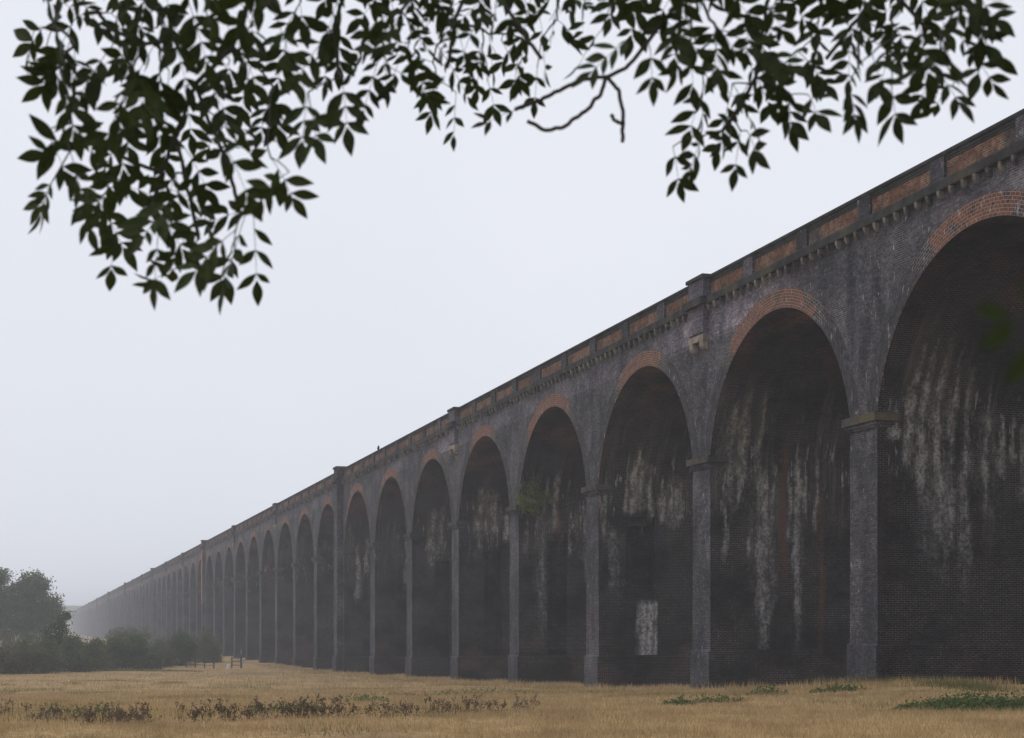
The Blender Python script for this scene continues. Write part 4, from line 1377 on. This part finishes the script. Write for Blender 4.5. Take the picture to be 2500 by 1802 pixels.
LEAFLET = [(0.0, 0.0), (0.10, 0.30), (0.28, 0.80), (0.45, 1.0), (0.62, 0.88), (0.80, 0.52), (0.93, 0.18), (1.0, 0.0)]
def leaflet(mb, p, d, nrm, L, W, key='ash', curl=0.12):
    """a pointed leaflet folded slightly along its midrib"""
    d = d.normalized()
    s = d.cross(nrm).normalized()
    n = s.cross(d).normalized()
    mid = []; lf = []; rt = []
    for t, w in LEAFLET:
        c = p + d * (L * t) - n * (curl * L * t * t)
        mid.append(c)
        lf.append(c + s * (w * W / 2) + n * (0.18 * w * W / 2))
        rt.append(c - s * (w * W / 2) + n * (0.18 * w * W / 2))
    i0 = len(mb.v)
    ring = [mid[0]] + lf[1:-1] + [mid[-1]] + rt[1:-1][::-1]
    for j in range(len(LEAFLET) - 1):
        for side in (lf, rt):
            a, b2, c, e = mid[j], mid[j + 1], side[j + 1], side[j]
            if j == 0:
                mb.face([a, b2, c], key)
            elif j == len(LEAFLET) - 2:
                mb.face([a, b2, e], key)
            else:
                mb.face([a, b2, c, e], key)

def leaf_plan(x, y, ang, Lpx, n, Z):
    """rachis points and leaflet tips in display px, for the envelope test"""
    dx, dy = math.cos(ang), math.sin(ang)
    return [(x + dx * Lpx * t, y + dy * Lpx * t) for t in (0.4, 0.75, 1.0)]

cov = np.zeros((140, 240), np.float32)          # 10 px cells, y from -260
def cov_at(x, y):
    i = int((y + 260) // 10); j = int((x + 40) // 10)
    return cov[min(max(i, 0), 139), min(max(j, 0), 239)]
def cov_add(x, y, r):
    i = (y + 260) / 10; j = (x + 40) / 10; r = r / 10
    for a in range(int(i - r), int(i + r) + 1):
        for b2 in range(int(j - r), int(j + r) + 1):
            if 0 <= a < 140 and 0 <= b2 < 240 and (a + .5 - i) ** 2 + (b2 + .5 - j) ** 2 < r * r:
                cov[a, b2] += 0.6

leaves = []      # (x, y, ang, length px, n pairs, Z, tilt)
# leaves seen singly along the edge of the mass, measured in the photograph (base x, y, tip x, y, pairs)
HAND = [(757, 172, 779, 318, 3), (682, 205, 668, 355, 3), (690, 250, 720, 335, 2), (2100, 50, 2245, 190, 4), (2150, -20, 2240, 62, 3), (2120, 20, 2262, 120, 3), (2060, 140, 2150, 252, 3), (1880, 190, 1908, 288, 3), (1975, 200, 1990, 285, 2),
        (1560, 300, 1500, 400, 3), (1490, 325, 1520, 425, 2), (1640, 290, 1620, 398, 2), (1655, 290, 1690, 355, 2), (1745, 210, 1768, 300, 3), (1790, 210, 1828, 278, 2), (545, 470, 490, 672, 4), (560, 455, 565, 645, 3), (520, 560, 470, 640, 2),
        (250, 520, 218, 625, 2), (350, 520, 332, 655, 3), (600, 350, 680, 450, 3), (1010, 205, 1003, 325, 3), (960, 200, 945, 275, 2), (1080, 180, 1110, 258, 2), (130, 140, 52, 190, 3), (120, 395, 62, 470, 3), (140, 310, 72, 318, 2),
        (110, 420, 72, 490, 2), (1190, 150, 1180, 245, 2), (850, 120, 860, 220, 2), (2130, 20, 2225, 70, 3), (1440, 110, 1452, 205, 2), (1530, 130, 1540, 190, 2), (100, 60, 56, 75, 2)]
for x0, y0, x1, y1, n in HAND:
    leaves.append((x0, y0, math.atan2(y1 - y0, x1 - x0), math.hypot(x1 - x0, y1 - y0), n, leaf_depth(x0, y0), rs.randn() * 0.3))
    for t in np.linspace(0.2, 1.0, 5):
        cov_add(x0 + (x1 - x0) * t, y0 + (y1 - y0) * t, 34)
tries = 0
while tries < 9000 and len(leaves) < 330:
    tries += 1
    x = 40 + rs.rand() * 2220
    y = -250 + rs.rand() * 880
    if not inside(x, y) or in_hole(x, y):
        continue
    ang = math.pi / 2 + rs.randn() * 0.75
    Z = leaf_depth(x, y) + rs.randn() * 0.22
    n = rs.randint(2, 5)
    Lm = 0.13 + 0.034 * n + 0.04 * rs.rand()
    Lpx = Lm * F_PX / Z / WS * (0.65 + 0.35 * rs.rand())
    pts = leaf_plan(x, y, ang, Lpx, n, Z)
    if not all(inside(*p) for p in pts) or not inside(pts[-1][0] + 24 * math.cos(ang), pts[-1][1] + 24 * math.sin(ang)):
        continue
    if sum(in_hole(*p) for p in pts):
        continue
    if np.mean([cov_at(*p) for p in pts]) > ((1.15 if -60 < y < 150 else 1.0 if y > 0 else 0.6) + 0.12) * float(np.interp(x, [0, 780, 900, 1220, 1400, 2300], [0.70, 0.72, 1.35, 1.3, 0.95, 0.95])) + 0.5 * rs.rand() - 0.25:
        continue
    for p in pts:
        cov_add(p[0], p[1], 36)
    leaves.append((x, y, ang, Lpx, n, Z, rs.randn() * 0.5))

def px3(x, y, Z):
    return at(x * WS, y * WS, Z)

# twig skeleton: hand drawn boughs first, then every leaf hangs from the nearest twig
LIMB = [(3600, 420, 3.2), (3200, 60, 4.2), (2700, -170, 5.0), (2200, -250, 5.3), (1700, -265, 5.3), (1200, -255, 5.2), (700, -235, 5.3), (250, -200, 5.5)]
BOUGHS = [
    [(1750, -265, 5.3), (1560, -60, 5.2), (1475, 40, 5.1), (1425, 105, 5.1), (1385, 150, 5.1), (1345, 170, 5.1)],
    [(1345, 170, 5.1), (1290, 176, 5.1), (1240, 200, 5.1), (1195, 222, 5.1), (1140, 243, 5.1)],
    [(1345, 170, 5.1), (1326, 215, 5.1), (1290, 252, 5.1), (1245, 283, 5.1), (1205, 287, 5.1), (1168, 268, 5.1)],
    [(1345, 170, 5.1), (1370, 200, 5.1), (1380, 245, 5.1), (1378, 290, 5.1), (1380, 315, 5.1)],
    [(1379, 275, 5.1), (1362, 268, 5.1), (1353, 254, 5.1)],
    [(800, -238, 5.3), (560, -20, 5.2), (450, 48, 5.2), (400, 80, 5.2), (325, 98, 5.2), (240, 64, 5.2), (215, 20, 5.2)],
    [(560, -20, 5.2), (510, 110, 5.2), (433, 186, 5.2), (405, 260, 5.2), (388, 305, 5.2), (357, 382, 5.2), (300, 362, 5.2), (250, 338, 5.2), (205, 290, 5.2)],
    [(433, 186, 5.2), (470, 285, 5.2), (500, 355, 5.2), (518, 415, 5.2), (530, 470, 5.2)],
    [(357, 382, 5.2), (340, 450, 5.2), (300, 520, 5.2)], [(388, 305, 5.2), (420, 440, 5.2), (440, 530, 5.2)],
    [(1100, -253, 5.2), (1060, -80, 5.2), (1010, 40, 5.2), (990, 150, 5.2)], [(1060, -80, 5.2), (1150, 60, 5.1), (1200, 130, 5.1)],
    [(1850, -262, 5.3), (1710, -40, 5.2), (1690, 60, 5.2), (1677, 160, 5.2), (1650, 220, 5.2), (1600, 290, 5.2)],
    [(2150, -250, 5.3), (1960, -40, 5.2), (1900, 40, 5.2), (1830, 130, 5.2)], [(1960, -40, 5.2), (2050, 60, 5.2), (2085, 75, 5.2)],
    [(900, -245, 5.3), (780, -60, 5.2), (740, 60, 5.2), (750, 160, 5.2)], [(250, -200, 5.5), (140, -60, 5.4), (120, 60, 5.3)], [(2300, -240, 5.3), (2150, -90, 5.2), (2130, 10, 5.2)],
]
nodes, par = [], []
def add_chain(pts, start=None, sub=4):
    prev = start
    for a, b2 in zip(pts[:-1], pts[1:]):
        for s in range(sub):
            t = s / sub
            if prev is not None and s == 0 and a is pts[0]:
                continue
            q = [a[i] + (b2[i] - a[i]) * t for i in range(3)]
            nodes.append((q[0] + rs.randn() * 1.2, q[1] + rs.randn() * 1.2, q[2]))
            par.append(prev)
            prev = len(nodes) - 1
    nodes.append(tuple(pts[-1])); par.append(prev)
    return len(nodes) - 1
add_chain(LIMB, None, 6)
n_limb = len(nodes)
def nearest(x, y, Z, need_above=True):
    best, bi = 1e9, 0
    for i, (a, b2, c) in enumerate(nodes):
        dd = math.hypot(a - x, (b2 - y) * 0.8) + abs(c - Z) * 60
        if need_above and b2 > y + 5:
            dd += 60 + (b2 - y)
        if dd < best:
            best, bi = dd, i
    return bi
for B in BOUGHS:
    j = nearest(B[0][0], B[0][1], B[0][2], False)
    add_chain(B, j, 5)
n_hand = len(nodes)
leaf_node = {}
for li in sorted(range(len(leaves)), key=lambda i: leaves[i][1]):
    x, y, ang, Lpx, n, Z, tilt = leaves[li]
    j = nearest(x, y, Z)
    a, b2, c = nodes[j]
    dist = math.hypot(a - x, b2 - y)
    if dist > 8:
        qx, qy = a + (x - a) * 0.5 + rs.randn() * dist * 0.10, b2 + (y - b2) * 0.35 - dist * 0.10
        for t in ((0.25, 0.5, 0.75) if dist > 40 else (0.5,)):
            nodes.append(((1 - t) ** 2 * a + 2 * t * (1 - t) * qx + t * t * x, (1 - t) ** 2 * b2 + 2 * t * (1 - t) * qy + t * t * y, c + (Z - c) * t))
            par.append(j); j = len(nodes) - 1
    nodes.append((x, y, Z)); par.append(j)
    leaf_node[li] = len(nodes) - 1
W3 = [px3(*n) for n in nodes]
cnt = [0] * len(nodes)
for li, i in leaf_node.items():
    cnt[i] += 1
for i in range(len(nodes) - 1, -1, -1):
    if par[i] is not None:
        cnt[par[i]] += cnt[i]
def rad(i):
    r = 0.0021 * max(cnt[i], 1) ** 0.42
    if i < n_hand and i >= n_limb:
        r = max(r, 0.0068)
    if i < n_limb:
        r = max(r * 1.6, 0.03 * (1 - 0.7 * i / n_limb) + 0.006)
    return r
ash_base = base_at(1250 + 1.9 * F_PX / 1.2, 1.2)
ash = tag(link("ash_tree", None, None, ash_base), "ash tree whose dark leafy boughs hang across the top of the view", "tree")
def chain_mesh(idxs, name, parent):
    mb = MB()
    for i in idxs:
        if par[i] is None:
            continue
        a, b2 = W3[par[i]] - ash_base, W3[i] - ash_base
        mb.tube([a, b2], [min(rad(par[i]), rad(i) * 1.5), rad(i)], 'bark', 5)
    return mb.build(name, parent)
tr = MB()
top = W3[0] - ash_base
tr.tube([(0.1, 0, -0.5), (0.05, 0, 0.1), (0, 0, 0.8), (-0.03, 0.05, 1.7), (0.05, 0.1, 2.6), (0.1, 0.0, 3.6), (0.2, 0.1, 5.0)], [0.34, 0.25, 0.21, 0.20, 0.18, 0.14, 0.06], 'bark', 10)
tr.tube([(-0.03, 0.05, 1.6), tuple(Vector((-0.03, 0.05, 1.7)).lerp(top, 0.5) + Vector((0, 0, 0.12))), tuple(top)], [0.11, 0.07, 0.05], 'bark', 8)
tr.build("trunk", ash, smooth=True)
chain_mesh(range(n_limb), "limb", ash)
# split boughs and leaves into leafy branches by which part of the limb they hang from
NB_ = 6
def sector(x): return min(NB_ - 1, max(0, int((x + 0) / 2270 * NB_)))
for s in range(NB_):
    ids = [i for i in range(n_limb, len(nodes)) if sector(nodes[i][0]) == s]
    bo = chain_mesh(ids, "branch", ash)
    mb = MB()
    for li, (x, y, ang, Lpx, n, Z, tilt) in enumerate(leaves):
        if sector(x) != s:
            continue
        p0 = px3(x, y, Z) - ash_base
        dirv = (RT * math.cos(ang) - UP * math.sin(ang)).normalized()
        Lm = Lpx * WS / F_PX * Z
        away = rs.randn() * 0.35
        d = (dirv + FW * away).normalized()
        Lr = max(0.05, Lm - 0.075)
        # leaf plane: facing the camera with a random turn about the rachis, drooping
        nrm0 = (-FW + UP * -0.35 + RT * rs.randn() * 0.25).normalized()
        nrm = Matrix.Rotation(tilt + rs.randn() * 0.6, 3, d) @ nrm0
        side = d.cross(nrm).normalized()
        nrm = side.cross(d).normalized()
        pts = [p0 + d * (Lr * t) + UP * (-0.035 * t * t) for t in (0, 0.25, 0.5, 0.75, 1.0)]
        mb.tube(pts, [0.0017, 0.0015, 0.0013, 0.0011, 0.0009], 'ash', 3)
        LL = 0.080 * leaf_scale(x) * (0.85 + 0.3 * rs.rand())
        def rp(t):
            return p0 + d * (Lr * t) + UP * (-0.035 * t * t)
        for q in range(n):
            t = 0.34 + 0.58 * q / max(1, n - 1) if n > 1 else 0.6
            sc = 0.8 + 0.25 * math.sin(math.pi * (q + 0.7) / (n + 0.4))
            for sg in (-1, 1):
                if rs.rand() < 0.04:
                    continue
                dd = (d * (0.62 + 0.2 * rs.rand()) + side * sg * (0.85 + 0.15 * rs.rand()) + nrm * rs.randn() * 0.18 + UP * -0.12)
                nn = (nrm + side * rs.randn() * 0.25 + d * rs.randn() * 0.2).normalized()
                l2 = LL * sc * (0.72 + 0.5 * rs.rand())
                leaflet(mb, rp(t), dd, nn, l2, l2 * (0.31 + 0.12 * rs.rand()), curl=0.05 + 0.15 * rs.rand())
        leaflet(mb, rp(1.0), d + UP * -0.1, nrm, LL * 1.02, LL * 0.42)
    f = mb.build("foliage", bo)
# a stray leafy shoot very close to the lens
mb = MB()
b_ = at(2560, 700, 1.35)
sh = [(2410, 800), (2440, 760), (2380, 862)]
mb.tube([at(2700, 640, 1.35) - ash_base, b_ - ash_base, at(2470, 800, 1.32) - ash_base], [0.003, 0.002, 0.0012], 'bark', 4)
for (a, c, dx_, dy_, L) in ((2478, 790, -1, 0.75, 0.036), (2470, 780, -0.9, -0.35, 0.034), (2530, 850, -0.4, 0.5, 0.04), (2520, 760, -0.2, -0.9, 0.03)):
    leaflet(mb, at(a, c, 1.33) - ash_base, RT * dx_ - UP * dy_, (-FW + UP * 0.2), L, L * 0.45)
mb.build("shoot", ash)

# ------------------------------------------------------------------ mist
def build_haze():
    x0, x1, y0, y1, z0, z1 = -880, 880, -55, 1640, EYE - 8.5, 24.5
    mb = MB()
    mb.box(x0, x1, y0, y1, z0, z1, 'stone_dark')
    me = mb.mesh("haze", weld=True)
    m = bpy.data.materials.new("mist")
    m.use_nodes = True
    t = m.node_tree
    for n in list(t.nodes):
        t.nodes.remove(n)
    o = t.nodes.new("ShaderNodeOutputMaterial")
    v = t.nodes.new("ShaderNodeVolumePrincipled")
    v.inputs["Color"].default_value = (0.85, 0.905, 1.0, 1)
    v.inputs["Density"].default_value = 0.0008
    t.links.new(v.outputs[0], o.inputs["Volume"])
    me.materials.clear()
    me.materials.append(m)
    tag(link("haze", me), "thin rain mist filling the valley", "mist", kind="stuff")
build_haze()
